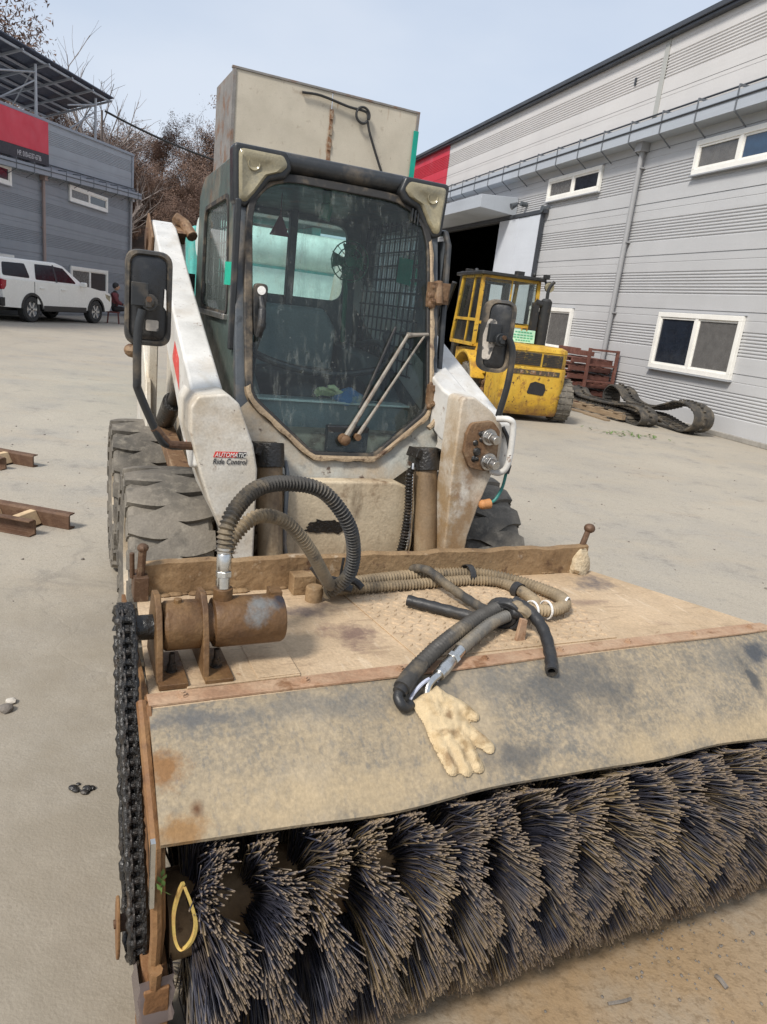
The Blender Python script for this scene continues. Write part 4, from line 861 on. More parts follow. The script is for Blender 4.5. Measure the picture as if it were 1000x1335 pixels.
# inside: seat, lap bar, levers, lining, fan, hanging triangle
g = G(); g.bb(-.39, .39, -.08, .95, .93, .95); g.done('cab_floor', 'inner_dark', LD)
for s in (-1, 1):
    g = G(); g.prism([(.10, .95), (.94, .95), (.94, 1.30), (.45, 1.26), (.15, 1.10)], 'x', s * .27, s * .378); g.done('side_console', 'inner_dark', LD, .02)
g = G(); g.loops([[(q * .30 * math.cos(a), .46 + q * .30 * math.sin(a), 1.075 + h) for a in np.linspace(0, 6.283, 25)[:-1]] for q, h in ((1, -.10), (1.03, .0), (.97, .06), (.80, .095), (.45, .105))]); st_ = g.done('seat', 'seat_black', LD, 0, 60)
g = G(); g.prism(rpoly([(-.215, 1.05), (.215, 1.05), (.23, 1.36), (.16, 1.455), (-.16, 1.455), (-.23, 1.36)], .05, 4), 'y', .70, .80); g.done('seat_back', 'seat_grey', st_, .03, 40)
g = G(); g.tube(spline([(-.33, .66, 1.30), (-.34, .38, 1.33), (-.30, .18, 1.25), (-.1, .14, 1.20), (.1, .14, 1.20), (.30, .18, 1.25), (.34, .38, 1.33), (.33, .66, 1.30)]), .016, 10); g.done('lap_bar', 'frame_black', LD)
for s in (-1, 1):
    g = G(); g.tube([(s * .31, .22, 1.10), (s * .30, .20, 1.26), (s * .285, .18, 1.36)], [.014, .012, .018], 10); g.sph((s * .285, .18, 1.37), .024, (1, 1, 1.3), 10); g.done('control_lever', 'rubber_black', LD)
g = G(); g.bb(.0, .038, .88, .93, .96, 1.93); g.done('cab_post', 'frame_black', LD, .006)
g = G(); c = Vector((.25, .70, 1.69))
for q in (.035, .065, .095): g.lathe([(q + .003 * math.cos(a), .003 * math.sin(a)) for a in (0, 1.57, 3.14, 4.71)], c + Vector((0, -.035, 0)), 'y', 28, True)
for k in range(16): a = k * math.pi / 8; g.cyl(c + Vector((.02 * math.cos(a), -.037, .02 * math.sin(a))), c + Vector((.098 * math.cos(a), -.02, .098 * math.sin(a))), .0018, n=4)
g.cyl(c + Vector((0, -.04, 0)), c + Vector((0, .07, 0)), .024, n=16); g.tube([c + Vector((0, .05, -.02)), c + Vector((.02, .05, -.13)), (.29, .78, 1.30)], .012, 6); fan = g.done('cab_fan', 'fan_green', LD)
for k in range(4):
    a = k * math.pi / 2; g = G(); g.hexa([c + Vector((q * math.cos(a + w), -.012 + dz, q * math.sin(a + w))) for dz in (0, .006) for q, w in ((.022, -.4), (.088, -.42), (.088, .42), (.022, .4))]); g.done('fan_blade', 'fan_green', fan)
g = G(); g.prism([(-.195, 1.745), (-.105, 1.745), (-.15, 1.84)], 'y', .50, .506); g.cyl((-.15, .503, 1.84), (-.15, .503, 1.94), .002, n=5); g.done('warning_triangle', 'red_dark', LD)
g = G(); g.tube(spline([(-.01, .30, 1.93), (-.005, .30, 1.87), (-.015, .30, 1.82)]), [.02] * 10 + [.026] * 15, 8); g.done('hanging_tassel', 'fan_green', LD)
g = G(); g.prism(rpoly([(-.36, .90), (.36, .90), (.36, 1.075), (.18, 1.10), (-.18, 1.10), (-.36, 1.075)], .03), 'y', .02, .07); g.done('kick_panel', 'seat_grey', LD, .01)
g = G(); g.bb(-.33, .35, .0, .10, 1.085, 1.095); ds = g.done('dash_shelf', 'teal_pale', LD, .004)
# right-hand side guard beside the door
g = G(); g.tube([(.46, -.02, 1.20), (.46, .05, 1.77), (.46, .09, 1.82), (.46, .20, 1.83), (.46, .25, 1.79), (.46, .27, 1.20)], .014, 8); gd = g.done('side_guard', 'frame_black', LD)
g = G(); g.bb(.455, .462, .08, .23, 1.22, 1.79); g.done('guard_panel', 'frame_grey', gd, .002)
# mirrors on bent posts
def mirror(s, cx, cy, cz, w, h, peel, post):
    poly = rpoly([(-w / 2, -h / 2), (w / 2, -h / 2), (w / 2, h / 2), (-w / 2, h / 2)], .042, 6)
    g = G(); T = lambda p, d: Vector((cx + p[0] * math.cos(s) - d * math.sin(-s) * 0, cy + p[0] * math.sin(s) + d, cz + p[1]))
    sc2 = lambda q, dx: [((p[0] * (1 - q / (w / 2))), p[1] * (1 - q / (h / 2))) for p in poly]
    rings = [[T(p, .035) for p in sc2(.004, 0)], [T(p, .012) for p in sc2(0, 0)], [T(p, -.002) for p in sc2(.003, 0)], [T(p, -.004) for p in sc2(.012, 0)], [T(p, .006) for p in sc2(.017, 0)]]
    g.loops(rings, True, False); g.bm.faces.new([g.v(T(p, .035)) for p in sc2(.004, 0)]); mr = g.done('mirror', 'mirror_rim', LD, 0, 40)
    g = G(); a_, b_ = [g.v(T(p, .005)) for p in sc2(.016, 0)], [g.v(T(p, -.004)) for p in sc2(.034, 0)]; nn = len(a_)
    for i in range(nn): g.bm.faces.new((a_[i], a_[(i + 1) % nn], b_[(i + 1) % nn], b_[i]))
    g.bm.faces.new(b_); g.done('mirror_shell', 'mirror_back', mr, 0, 40)
    g = G(); g.cyl(T((0, -.01), -.004), T((0, -.01), -.032), .026, n=16); g.sph(T((0, -.01), -.034), .016, (1, 1, 1), 12); g.box(T((-.028, .012), -.022), (.05, .022, .07)); g.box(T((-.004, -.012), -.046), (.018, .014, .026)); g.done('mirror_clamp', 'frame_black', mr, .003)
    g = G(); g.cyl(T((-.004, .0), -.05), T((-.004, .0), -.058), .009, n=6); g.done('clamp_bolt', 'bolt_rust', mr)
    if peel:
        g = G(); g.prism([(q[0], q[1]) for q in rpoly([(-.050, -.09), (-.020, -.09), (-.006, -.02), (-.012, .06), (-.045, .065), (-.058, .0)], .012)], 'y', -.0055, -.005)
        o = g.done('peeled_patch', 'mirror_peel', mr, 0, 0); o.location = T((0, 0), 0); o.rotation_euler = (0, 0, s)
    else:
        g = G(); g.prism(rpoly([(-.008, -.095), (.030, -.095), (.030, -.062), (-.008, -.062)], .006), 'y', -.0065, -.005); o = g.done('mirror_label', 'mirror_peel', mr, 0, 0); o.location = T((0, 0), 0); o.rotation_euler = (0, 0, s)
        g = G(); g.prism([(.044, -.02), (.052, -.03), (.050, .03), (.046, .035)], 'y', -.0062, -.005); o = g.done('scratch', 'decal_white', mr, 0, 0); o.location = T((0, 0), 0)
    g = G(); g.tube(spline(post, 8), .013, 12); g.done('mirror_post', 'frame_black', mr)
    return mr
mirror(0, -.775, -.40, 1.432, .140, .285, False, [(-.797, -.440, 1.40), (-.808, -.440, 1.33), (-.808, -.44, 1.19), (-.800, -.435, 1.145), (-.738, -.42, 1.01), (-.700, -.405, .975), (-.62, -.37, .968)])
g = G(); g.tube([(-.752, -.423, 1.035), (-.703, -.406, .977), (-.62, -.375, .968)], .0145, 10); g.done('post_foot', 'ramp_rust', armL)
g = G(); g.sph((-.818, -.38, 1.27), .028, (1, 1, .8), 10); g.done('mud_lump', 'hinge_rust', armL)
mirror(R(-34), .515, -.36, 1.432, .118, .275, True, [(.532, -.41, 1.435), (.556, -.415, 1.38), (.560, -.41, 1.26), (.553, -.39, 1.13)])
# glove and rag lying on the dash, inside the cab
def oddglove(nm, label, mat, loc, rz, s=1):
    g = G(); g.sph((0, 0, .012), .036, (1.15, .9, .36), 12)
    for a, l in ((-.5, .050), (-.16, .062), (.14, .06), (.45, .048)):
        g.tube([(.025, .03 * a, .012), (.045 + l * .4, (.04 + .2 * l) * a, .018), (.04 + l, .075 * a, .010)], [.012, .011, .008], 8)
    g.tube([(0, .03, .012), (.02, .055, .016), (.045, .062, .01)], [.013, .012, .009], 8)
    o = g.done(nm, mat, None, 0, 70); o.location = Matrix.Translation(LO) @ Matrix.Rotation(LY, 4, 'Z') @ Vector(loc); o.rotation_euler = (R(32), 0, LY + rz); o.scale = (s, s, s); return tag(o, label, 'glove')
oddglove('work_glove', 'pale green glove behind the cab door glass, above the blue rag', 'glove_green', (.02, .04, 1.115), R(165), .9)
g = G(); rings = []
for k in range(6):
    q = (1, 1.02, .92, .7, .42, .1)[k]; rings.append([(.07 * q * math.cos(a) * (1 + .12 * math.sin(3 * a + k)), .045 * q * math.sin(a), .055 * k / 5 + .006 * math.sin(4 * a + k)) for a in np.linspace(0, 6.283, 25)[:-1]])
g.loops(rings); o = g.done('rag', 'rag_blue', None, 0, 60); o.location = Matrix.Translation(LO) @ Matrix.Rotation(LY, 4, 'Z') @ Vector((.075, .045, 1.097)); o.rotation_euler = (R(15), 0, LY)
tag(o, 'crumpled blue rag on the shelf behind the cab door glass', 'rag')
# ---------------------------------------------------------------- rotary sweeper attachment (front faces -y)
SO, SY = (0.423, 1.691, .047), R(26.03)
SW = thing('rotary_sweeper', 'dusty tan rotary sweeper with bristle drum and chain drive in front of the loader', 'sweeper', SO, SY); SW.scale = (1.012, 1.012, 1)
DZ = .595; AX = (-.14, .20)      # deck height; drum axis (y, z)
def drop(X): return float(np.interp(X, [-.94, -.31, .65, .97], [.13, .152, .175, .19]))
def flap_z(X, y): t = -y / .25; return DZ - .001 - drop(X) * (.75 * t + .25 * t * t)
# deck
g = G(); g.prism([(-.938, .0), (.958, .0), (.672, .556), (-.905, .60)], 'z', DZ - .014, DZ); dk = g.done('deck', 'deck_tan', SW, .002)
g = G(); g.prism([(-.33, .495), (.44, .482), (.355, .062), (-.285, .07)], 'z', DZ, DZ + .004); tp = g.done('tread_plate', 'deck_tan', SW, .0015)
g = G()
for j in range(16):
    for i in range(30):
        y = .085 + j * .026; x = -.30 + i * .026 + (.013 if j % 2 else 0)
        xl = np.interp(y, [.07, .495], [-.275, -.32]); xr = np.interp(y, [.062, .482], [.345, .43])
        if xl < x < xr:
            a = R(45 if (i + j) % 2 else -45); c, s = math.cos(a) * .0118, math.sin(a) * .0118; z = DZ + .0041
            cx, cy = -s * .32, c * .32
            b = [(x - c, y - s, z), (x + cx, y + cy, z), (x + c, y + s, z), (x - cx, y - cy, z)]
            vs = [g.bm.verts.new(p) for p in b]; t = [g.bm.verts.new((x + (p[0] - x) * .5, y + (p[1] - y) * .5, z + .0036)) for p in b]
            g.bm.faces.new(t)
            for k in range(4): g.bm.faces.new((vs[k], vs[(k + 1) % 4], t[(k + 1) % 4], t[k]))
o = g.done('tread_pattern', 'deck_tan', SW, 0, 0); o['kind'] = 'stuff'
g = G(); g.bb(-.855, -.60, .055, .30, DZ, DZ + .005); g.bb(-.70, -.60, .06, .24, DZ + .005, DZ + .008); g.done('patch_plate', 'deck_tan', SW, .0015)
# clamping strip with bolts
g = G(); pts = [(-.94, .046), (-.94, .002)] + [(x, .003 * math.sin(x * 6) - .001) for x in np.linspace(-.8, .8, 9)] + [(.955, .0), (.935, .046)]
g.prism(pts, 'z', DZ + .0005, DZ + .007); st = g.done('clamp_strip', 'strip_tan', SW, .0015)
for x in (-.87, -.60, -.36, -.12, .12, .36, .62, .86):
    g = G(); hexbolt(g, (x, .024, DZ + .007), (0, 0, 1), .0085, .005); g.done('bolt', 'strip_tan', SW)
# rubber flap that hangs from the strip over the drum
g = G(); nx, ny = 90, 14; top = []; bot = []
for i in range(nx + 1):
    X = -.94 + 1.92 * i / nx
    for j in range(ny + 1):
        t = j / ny; y = .02 - .27 * t - .004 * math.sin(X * 9) * t
        if y > 0: z = DZ - .001
        else: z = flap_z(X, y) + .004 * math.sin(X * 5 + 1) * t * t + .002 * math.sin(X * 17) * t
        top.append(g.v((X - .006 * t, y, z))); bot.append(g.v((X - .006 * t, y + .002, z - .008)))
I = lambda i, j: i * (ny + 1) + j
for i in range(nx):
    for j in range(ny):
        g.bm.faces.new((top[I(i, j)], top[I(i, j + 1)], top[I(i + 1, j + 1)], top[I(i + 1, j)])); g.bm.faces.new((bot[I(i, j)], bot[I(i + 1, j)], bot[I(i + 1, j + 1)], bot[I(i, j + 1)]))
for i in range(nx):
    for j in (0, ny): g.bm.faces.new((top[I(i, j)], top[I(i + 1, j)], bot[I(i + 1, j)], bot[I(i, j)]))
for j in range(ny):
    for i in (0, nx): g.bm.faces.new((top[I(i, j)], bot[I(i, j)], bot[I(i, j + 1)], top[I(i, j + 1)]))
g.done('rubber_flap', 'rubber_flap', SW, 0, 50)
# rear angle bar
g = G(); n = 40; pr = []
for i in range(n + 1):
    x = -.90 + 1.535 * i / n; h = .098 + .003 * math.sin(x * 23) + .002 * math.sin(x * 51); y = .565 - .02 * (i / n)
    pr.append([(x, y, DZ - .05), (x, y + .03, DZ - .05), (x, y + .03, DZ + h), (x, y + .012, DZ + h + .002), (x, y, DZ + h - .002)])
g.loops(pr); bar = g.done('rear_bar', 'bar_brown', SW, .0015, 40)
g = G()
for _ in range(46):
    x = rnd.uniform(-.88, .60); s = rnd.uniform(.006, .016); g.sph((x, .56 + rnd.uniform(-.006, .0), DZ + .004), s, (1.6, .8, .5), 7)
g.done('dirt_clods', 'bar_brown', SW)['kind'] = 'stuff'
# end plates
def endplate(x0, x1, nm):
    g = G(); g.prism([(.58, .60), (.58, .30), (.16, .06), (-.12, .05), (-.22, .12), (-.265, .30), (-.235, .44), (-.02, .585), (.0, .60)], 'x', x0, x1); return g.done(nm, 'side_rust', SW, .002)
endplate(-.945, -.935, 'end_plate'); g = G(); g.prism([(.0, .575), (.0, .30), (-.12, .05), (-.22, .12), (-.265, .30), (-.235, .44), (-.02, .570)], 'x', .958, .968); g.done('end_plate', 'side_rust', SW, .002)
g = G(); g.tube([(-.952, .02, .60), (-.952, -.235, .45), (-.952, -.272, .30), (-.952, -.25, .17)], .011, 8, sq=False); g.done('edge_rail', 'side_rust', SW)
g = G(); g.tube([(-.951, -.275, .215), (-.951, -.26, .15), (-.951, -.235, .10)], .012, 8); g.done('edge_stub', 'side_rust', SW)
g = G(); g.bb(-.966, -.958, -.275, -.262, .36, .50); g.done('bright_pin', 'chrome', SW)
# drum
g = G(); g.cyl((-.92, *AX), (.95, *AX), .085, n=28); g.done('drum_core', 'bar_brown', SW)
def wafer(x0, n, seed):
    r = np.random.default_rng(seed); th = r.uniform(0, 2 * np.pi, n); ph = seed * 1.7
    ntuft = 46; th = (np.floor(th / (2 * np.pi) * ntuft) + .5 + r.normal(0, .34, n)) * 2 * np.pi / ntuft
    RR = .290 * (1 + r.normal(0, .018, n)); base = .088; RR = np.where(r.uniform(0, 1, n) < .10, RR * r.uniform(.62, .96, n), RR)
    wave = .024 * np.sin(8 * th + seed * 2.2) + .008 * np.sin(3 * th + ph)
    xb = x0 + .006 * r.normal(0, 1, n) + wave * .4; xt = x0 + wave + r.normal(0, .013, n) + .012
    lag = .10 + r.normal(0, .05, n)
    S_ = []
    for t in (0, .5, 1):
        rr = base + (RR - base) * t; a = th + lag * t * t
        y = AX[0] + rr * np.cos(a); z = AX[1] + rr * np.sin(a); x = xb + (xt - xb) * t ** 1.3
        # the flap and the deck press bristles down, the ground bends them
        yy = np.clip(-y, -.9, .26); edge = DZ - .026 - np.interp(x, [-.94, -.31, .65, .97], [.13, .152, .175, .19]); lim = np.where(y < 0, DZ - .030 - np.interp(x, [-.94, -.31, .65, .97], [.13, .152, .175, .19]) * (.75 * yy / .25 + .25 * (yy / .25) ** 2), DZ - .03)
        lim = np.where(y < -.25, edge + .80 * (-.25 - y), lim); z = np.minimum(z, lim); low = z < -.040; y = np.where(low, y + np.sign(y - AX[0]) * (-.040 - z) * .5, y); z = np.where(low, -.040 + r.uniform(0, .004, n), z)
        S_.append(np.stack([x, y, z], 1))
    S_[1] = S_[1] + r.normal(0, .0045, S_[1].shape)
    S_ = np.stack(S_, 1)                                   # n,3,3
    d = S_[:, 2] - S_[:, 0]; d /= np.linalg.norm(d, axis=1, keepdims=True)
    a = np.cross(d, r.normal(0, 1, (n, 3))); a /= np.linalg.norm(a, axis=1, keepdims=True); b = np.cross(d, a)
    w = r.uniform(.0011, .0021, n)[:, None, None]
    V = np.zeros((n, 3, 3, 3))
    for k in range(3):
        c, s = math.cos(2.094 * k), math.sin(2.094 * k)
        V[:, :, k, :] = S_ + w * (c * a + s * b)[:, None, :]
    V = V.reshape(-1, 3); F = []
    base_i = np.arange(n) * 9
    for l in (0, 1):
        for k in range(3):
            k2 = (k + 1) % 3; F.append(np.stack([base_i + l * 3 + k, base_i + l * 3 + k2, base_i + l * 3 + 3 + k2, base_i + l * 3 + 3 + k], 1))
    Q = np.concatenate(F); T = np.stack([base_i + 6, base_i + 7, base_i + 8], 1)
    me = bpy.data.meshes.new('brush_wafer')
    me.vertices.add(len(V)); me.vertices.foreach_set('co', V.ravel())
    li = np.concatenate([Q.ravel(), T.ravel()]); me.loops.add(len(li)); me.loops.foreach_set('vertex_index', li.astype(np.int32))
    st_ = np.concatenate([np.arange(len(Q)) * 4, len(Q) * 4 + np.arange(len(T)) * 3]); me.polygons.add(len(st_)); me.polygons.foreach_set('loop_start', st_.astype(np.int32))
    me.update(); me.validate()
    al = me.attributes.new('along', 'FLOAT', 'POINT'); al.data.foreach_set('value', np.tile(np.repeat([0., .5, 1.], 3), n))
    pk = me.attributes.new('pick', 'FLOAT', 'POINT'); sec = .5 + .5 * np.sin(th * 2.0 + seed * 2.1) * np.sin(th * 3.3 + seed); pk.data.foreach_set('value', np.repeat(np.clip(.62 * r.uniform(0, 1, n) + .42 * sec - .02, 0, 1), 9))
    o = objm('brush_wafer', me, 'bristle', SW, 0, 0); o['kind'] = 'stuff'
NW = 18
for i in range(NW): wafer(-.862 + i * 1.79 / (NW - 1), 2300 if i < 9 else 1900, 11 + i)
# torn yellow strap looped over the drum end, a leaf caught in it
def strap(pts, wv, th):
    g = G(); rings = []
    for p in pts:
        p = Vector(p); rings.append([p + Vector((-wv, 0, 0)), p + Vector((wv, 0, 0)), p + Vector((wv, -th, th * .4)), p + Vector((-wv, -th, th * .4))])
    g.loops(rings); return g
lp = spline([(-.906, -.262, .385), (-.893, -.268, .345), (-.884, -.272, .300), (-.890, -.270, .262), (-.906, -.262, .238), (-.918, -.255, .262), (-.921, -.252, .315), (-.914, -.256, .365), (-.908, -.262, .392)], 6)
strap(lp, .0028, .012).done('strap_loop', 'strap_yellow', SW)
g = G()
for i in range(9):
    a = rnd.uniform(0, 6.3); c = Vector((-.945, -.268 + rnd.uniform(-.01, .01), .40 + rnd.uniform(-.02, .02))); t = Vector((rnd.uniform(-.5, .5), rnd.uniform(-1, .2), rnd.uniform(-1, 1))).normalized() * .022; s_ = t.cross(Vector((0, 1, .3))).normalized() * .004
    g.face([c, c + t * .5 + s_, c + t, c + t * .5 - s_])
g.done('caught_weed', 'leaf_green', SW, 0, 0)
# support leg wrapped in clear film
g = G(); g.prism([(-.275, .165), (-.20, .19), (-.15, -.046), (-.26, -.046)], 'x', -.972, -.925); lg = g.done('support_leg', 'side_rust', SW, .003)
g = G(); rings = []
for k, z in enumerate(np.linspace(.075, .19, 7)):
    q = .004 + .003 * math.sin(k * 2.1); rings.append([(-.976 - q, -.268 - q, z), (-.921 + q, -.268 - q * .5, z), (-.921 + q, -.17 + q, z), (-.976 - q, -.17, z)])
g.loops(rings, caps=False); g.done('film_wrap', 'plastic_wrap', lg, 0, 60)
# hydraulic motor with two mounting brackets
MY, MZ, MR = .155, .703, .058
g = G(); g.cyl((-.96, MY, MZ), (-.895, MY, MZ), .028, n=20); g.done('drive_shaft', 'oil_black', SW)
g = G(); g.lathe([(.0, -.898), (.05, -.898), (.056, -.89), (.056, -.82), (.05, -.81), (.044, -.80), (.044, -.79), (.056, -.787), (.058, -.775), (.058, -.634), (.054, -.626), (.03, -.626), (0, -.626)], (0, MY, MZ), 'x', 40)
g.cyl((-.765, MY + .005, MZ + .05), (-.765, MY + .005, MZ + .082), .022, n=16); g.box((-.640, MY + .02, MZ + .05), (.028, .04, .03)); g.cyl((-.865, MY, MZ + .05), (-.865, MY, MZ + .064), .009, n=8)
mo = g.done('hydraulic_motor', 'motor_brown', SW, .0015)
for x in (-.909, -.811):
    g = G(); g.prism([(.075, DZ + .008), (.25, DZ + .008), (.232, .70), (.195, .775), (.15, .782), (.115, .755), (.09, .69)], 'x', x - .007, x + .007)
    br = g.done('motor_bracket', 'motor_brown', SW, .003)
    g = G(); g.bb(x - .004, x + .058, .060, .21, DZ + .001, DZ + .014); g.done('bracket_foot', 'motor_brown', br, .002)
    g = G(); c = Vector((x + .03, .12, DZ + .014)); g.tube([c, c + Vector((0, 0, .004))], .013, 16); g.tube([c + Vector((0, 0, .004)), c + Vector((0, 0, .015))], .0105, 6); g.tube([c + Vector((0, 0, .015)), c + Vector((0, 0, .020))], .0085, 12); g.tube([c + Vector((0, 0, .020)), c + Vector((0, 0, .043))], .0062, 10); g.done('bolt', 'bolt_dark', br)
# chain drive
CX_ = -.974; c1 = Vector((CX_, MY, MZ)); c2 = Vector((CX_, AX[0] + .005, AX[1])); r1, r2 = .048, .066
for c, rr, nt_ in ((c1, r1, 13), (c2, r2, 17)):
    g = G(); pts = []
    for k in range(nt_ * 4):
        a = 2 * math.pi * k / (nt_ * 4); q = rr * (1.06 if k % 4 in (1, 2) else .90); pts.append((c.y + q * math.cos(a), c.z + q * math.sin(a)))
    g.prism(pts, 'x', CX_ - .005, CX_ + .005); g.cyl((CX_ - .012, c.y, c.z), (CX_ + .055, c.y, c.z), .026, n=18); sp = g.done('sprocket', 'oil_black', SW, .001)
g = G(); hexbolt(g, (CX_ - .012, c2.y, c2.z), (-1, 0, 0), .017, .014); g.done('axle_nut', 'bolt_rust', SW)
g = G(); g.prism([(c2.y + .03 * math.cos(a) - .01, c2.z + .075 * math.sin(a)) for a in np.linspace(0, 6.283, 20)[:-1]], 'x', CX_ - .036, CX_ - .030); g.done('guard_plate', 'side_rust', SW, .002)
def belt(c1, r1, c2, r2):
    d = c2 - c1; D = math.hypot(d.y, d.z); base = math.atan2(d.z, d.y); al = math.acos((r1 - r2) / D); pts = []
    def arc(c, r, a0, a1, n):
        for k in range(n + 1): a = a0 + (a1 - a0) * k / n; pts.append(Vector((CX_, c.y + r * math.cos(a), c.z + r * math.sin(a))))
    arc(c1, r1, base + al, base + 2 * math.pi - al, 30); arc(c2, r2, base - al, base + al, 30); pts.append(pts[0]); return pts
path = resample(belt(c1, r1, c2, r2), .0222); NL = len(path)
g = G(); 
for p in path: g.cyl(p + Vector((-.014, 0, 0)), p + Vector((.014, 0, 0)), .0045, n=8)
chain = g.done('drive_chain', 'chain_black', SW)
def linkmesh(wide):
    g = G(); hw = .0125 if wide else .0085; L_ = .0222
    for s in (-1, 1):
        prof = [(-L_ / 2 + .0115 * math.cos(a), .0115 * math.sin(a)) for a in np.linspace(math.pi / 2, 3 * math.pi / 2, 6)] + [(L_ / 2 + .0115 * math.cos(a), .0115 * math.sin(a)) for a in np.linspace(-math.pi / 2, math.pi / 2, 6)]
        g.prism(prof, 'x', s * hw - .002, s * hw + .002)
    if not wide:
        for s in (-1, 1): g.cyl((-.0072, s * L_ / 2, 0), (.0072, s * L_ / 2, 0), .0078, n=10)
    bmesh.ops.recalc_face_normals(g.bm, faces=g.bm.faces); me = bpy.data.meshes.new('chain_link'); g.bm.to_mesh(me); g.bm.free(); me.materials.append(MATS['chain_black'])
    me.polygons.foreach_set('use_smooth', [True] * len(me.polygons)); me.set_sharp_from_angle(angle=R(35)); return me
lm = (linkmesh(True), linkmesh(False))
for i in range(NL - 1):
    a, b = path[i], path[i + 1]; o = bpy.data.objects.new('chain_link', lm[i % 2]); COL.objects.link(o); o.parent = chain
    o.location = (a + b) / 2; d = b - a; o.rotation_euler = (math.atan2(d.z, d.y), 0, 0)
g = G()      # old grease caked along the chain
fine = resample(path, .006)
for q, y0 in ((-.0138, .0), (.0138, .0), (-.006, .010), (.006, .010), (0, .013)):
    P2 = [p + Vector((q, y0 * (1 if True else 0), 0)) + Vector(((mnoise.noise(p * 90 + Vector((q * 900, 0, 0)))) * .004, 0, 0)) for p in fine]; g.tube(P2, [.0070 + .0042 * mnoise.noise(p * 70 + Vector((q * 700, 3, 0))) for p in P2], 7)
o = g.done('chain_grease', 'oil_black', SW, 0, 60); o['kind'] = 'stuff'
# small pins on the bar ends
g = G(); g.bb(-.918, -.880, .53, .60, DZ, DZ + .07); g.tube([(-.90, .555, DZ + .05), (-.895, .55, DZ + .15)], .011, 8); g.tube([(-.92, .56, DZ + .06), (-.922, .555, DZ + .135)], .007, 8); g.sph((-.895, .55, DZ + .15), .016, (1, 1, .8), 8); g.done('hinge_pin', 'bolt_rust', SW, .002)
g = G(); g.tube([(.615, .56, DZ + .05), (.622, .565, DZ + .10), (.640, .570, DZ + .155)], [.012, .011, .010], 8); g.sph((.645, .571, DZ + .160), .021, (1, 1, .85), 10); lv = g.done('lever_handle', 'bolt_rust', SW)
g = G(); rings = []
for k, (z, q) in enumerate(((0, .045), (.015, .05), (.035, .043), (.055, .036), (.075, .025), (.088, .017))):
    rings.append([(.608 + q * (1 + .22 * math.sin(3 * a + k)) * math.cos(a), .553 + q * .75 * (1 + .2 * math.cos(4 * a + 2 * k)) * math.sin(a), DZ + .002 + z + .004 * math.sin(5 * a)) for a in np.linspace(0, 6.283, 17)[:-1]])
g.loops(rings); g.done('wrapped_rag', 'cloth_tan', lv)
# hoses: two ribbed lines arch from the motor, run along the deck and come back to the front
def hose(pts, r, mat, nm='hydraulic_hose', **k):
    g = G(); ribbed(g, pts, r, **k); return g.done(nm, mat, SW, 0, 22)
def fitting(a, b, r, parent=None, mat='chrome'):
    a, b = Vector(a), Vector(b); d = b - a; g = G()
    g.tube([a, a + d * .28], r * .92, 14); g.tube([a + d * .28, a + d * .42], r * 1.12, 6); g.tube([a + d * .42, a + d * .47, a + d * .80, a + d * .85], [r * .85, r, r, r * .88], 16); g.tube([a + d * .85, b], r * .95, 14)
    return g.done('hose_fitting', mat, SW, .001)
fitting((-.765, MY + .005, MZ + .08), (-.764, MY + .02, MZ + .175), .0165)
fitting((-.755, MY + .065, MZ + .03), (-.748, MY + .08, MZ + .13), .015)
hose([(-.764, MY + .02, MZ + .165), (-.757, MY + .03, .925), (-.722, .22, .968), (-.668, .26, .995), (-.588, .30, .994), (-.488, .32, .968), (-.406, .33, .880), (-.366, .36, .785), (-.358, .39, .705), (-.378, .42, .655), (-.40, .44, .628)], .0162, 'hose_dark', pitch=.0105, depth=.0045)
hose([(-.748, MY + .08, MZ + .12), (-.725, .25, .875), (-.665, .28, .915), (-.585, .31, .892), (-.508, .34, .812), (-.448, .38, .725), (-.40, .42, .660), (-.34, .463, .626), (-.20, .480, .617), (0, .488, .616), (.132, .486, .616), (.205, .45, .618), (.228, .37, .622), (.215, .275, .625), (.150, .212, .630), (.10, .190, .637)], .0145, 'hose_dust', pitch=.011, depth=.004)
hose([(.12, .198, .635), (.06, .180, .640), (-.027, .144, .640), (-.12, .085, .634), (-.19, .040, .626)], .0145, 'hose_grey', pitch=.011, depth=.004)
hose([(-.40, .44, .628), (-.33, .495, .625), (-.2, .528, .622), (-.063, .547, .620), (.10, .545, .620), (.19, .518, .622), (.27, .440, .622), (.312, .36, .623), (.324, .29, .626), (.285, .225, .630), (.211, .200, .632), (.13, .205, .640), (.08, .212, .652)], .0165, 'hose_dust', pitch=.011, depth=.004)
hose([(.10, .209, .648), (.06, .212, .655), (-.04, .168, .655), (-.146, .11, .648), (-.25, .045, .638), (-.330, -.008, .624)], .0165, 'hose_dark', pitch=.012, depth=.0045)
fitting((-.186, .042, .626), (-.285, -.030, .606), .0165)
g = G(); g.tube(spline([(-.280, -.027, .607), (-.303, -.038, .603), (-.320, -.047, .592), (-.328, -.058, .572)]), .010, 12); g.done('hose_elbow', 'chrome', SW)
g = G(); g.tube(spline([(-.325, -.005, .624), (-.365, -.033, .614), (-.395, -.058, .602)]), [.021] * 25, 14); g.done('hose_sleeve', 'hose_dark', SW)
g = G(); g.tube(spline([(-.393, -.056, .602), (-.409, -.070, .591), (-.407, -.085, .578), (-.392, -.084, .566), (-.375, -.072, .566)]), [.017] * 8 + [.012] * 20 + [.012] * 21, 14); g.done('hose_elbow', 'rubber_black', SW)
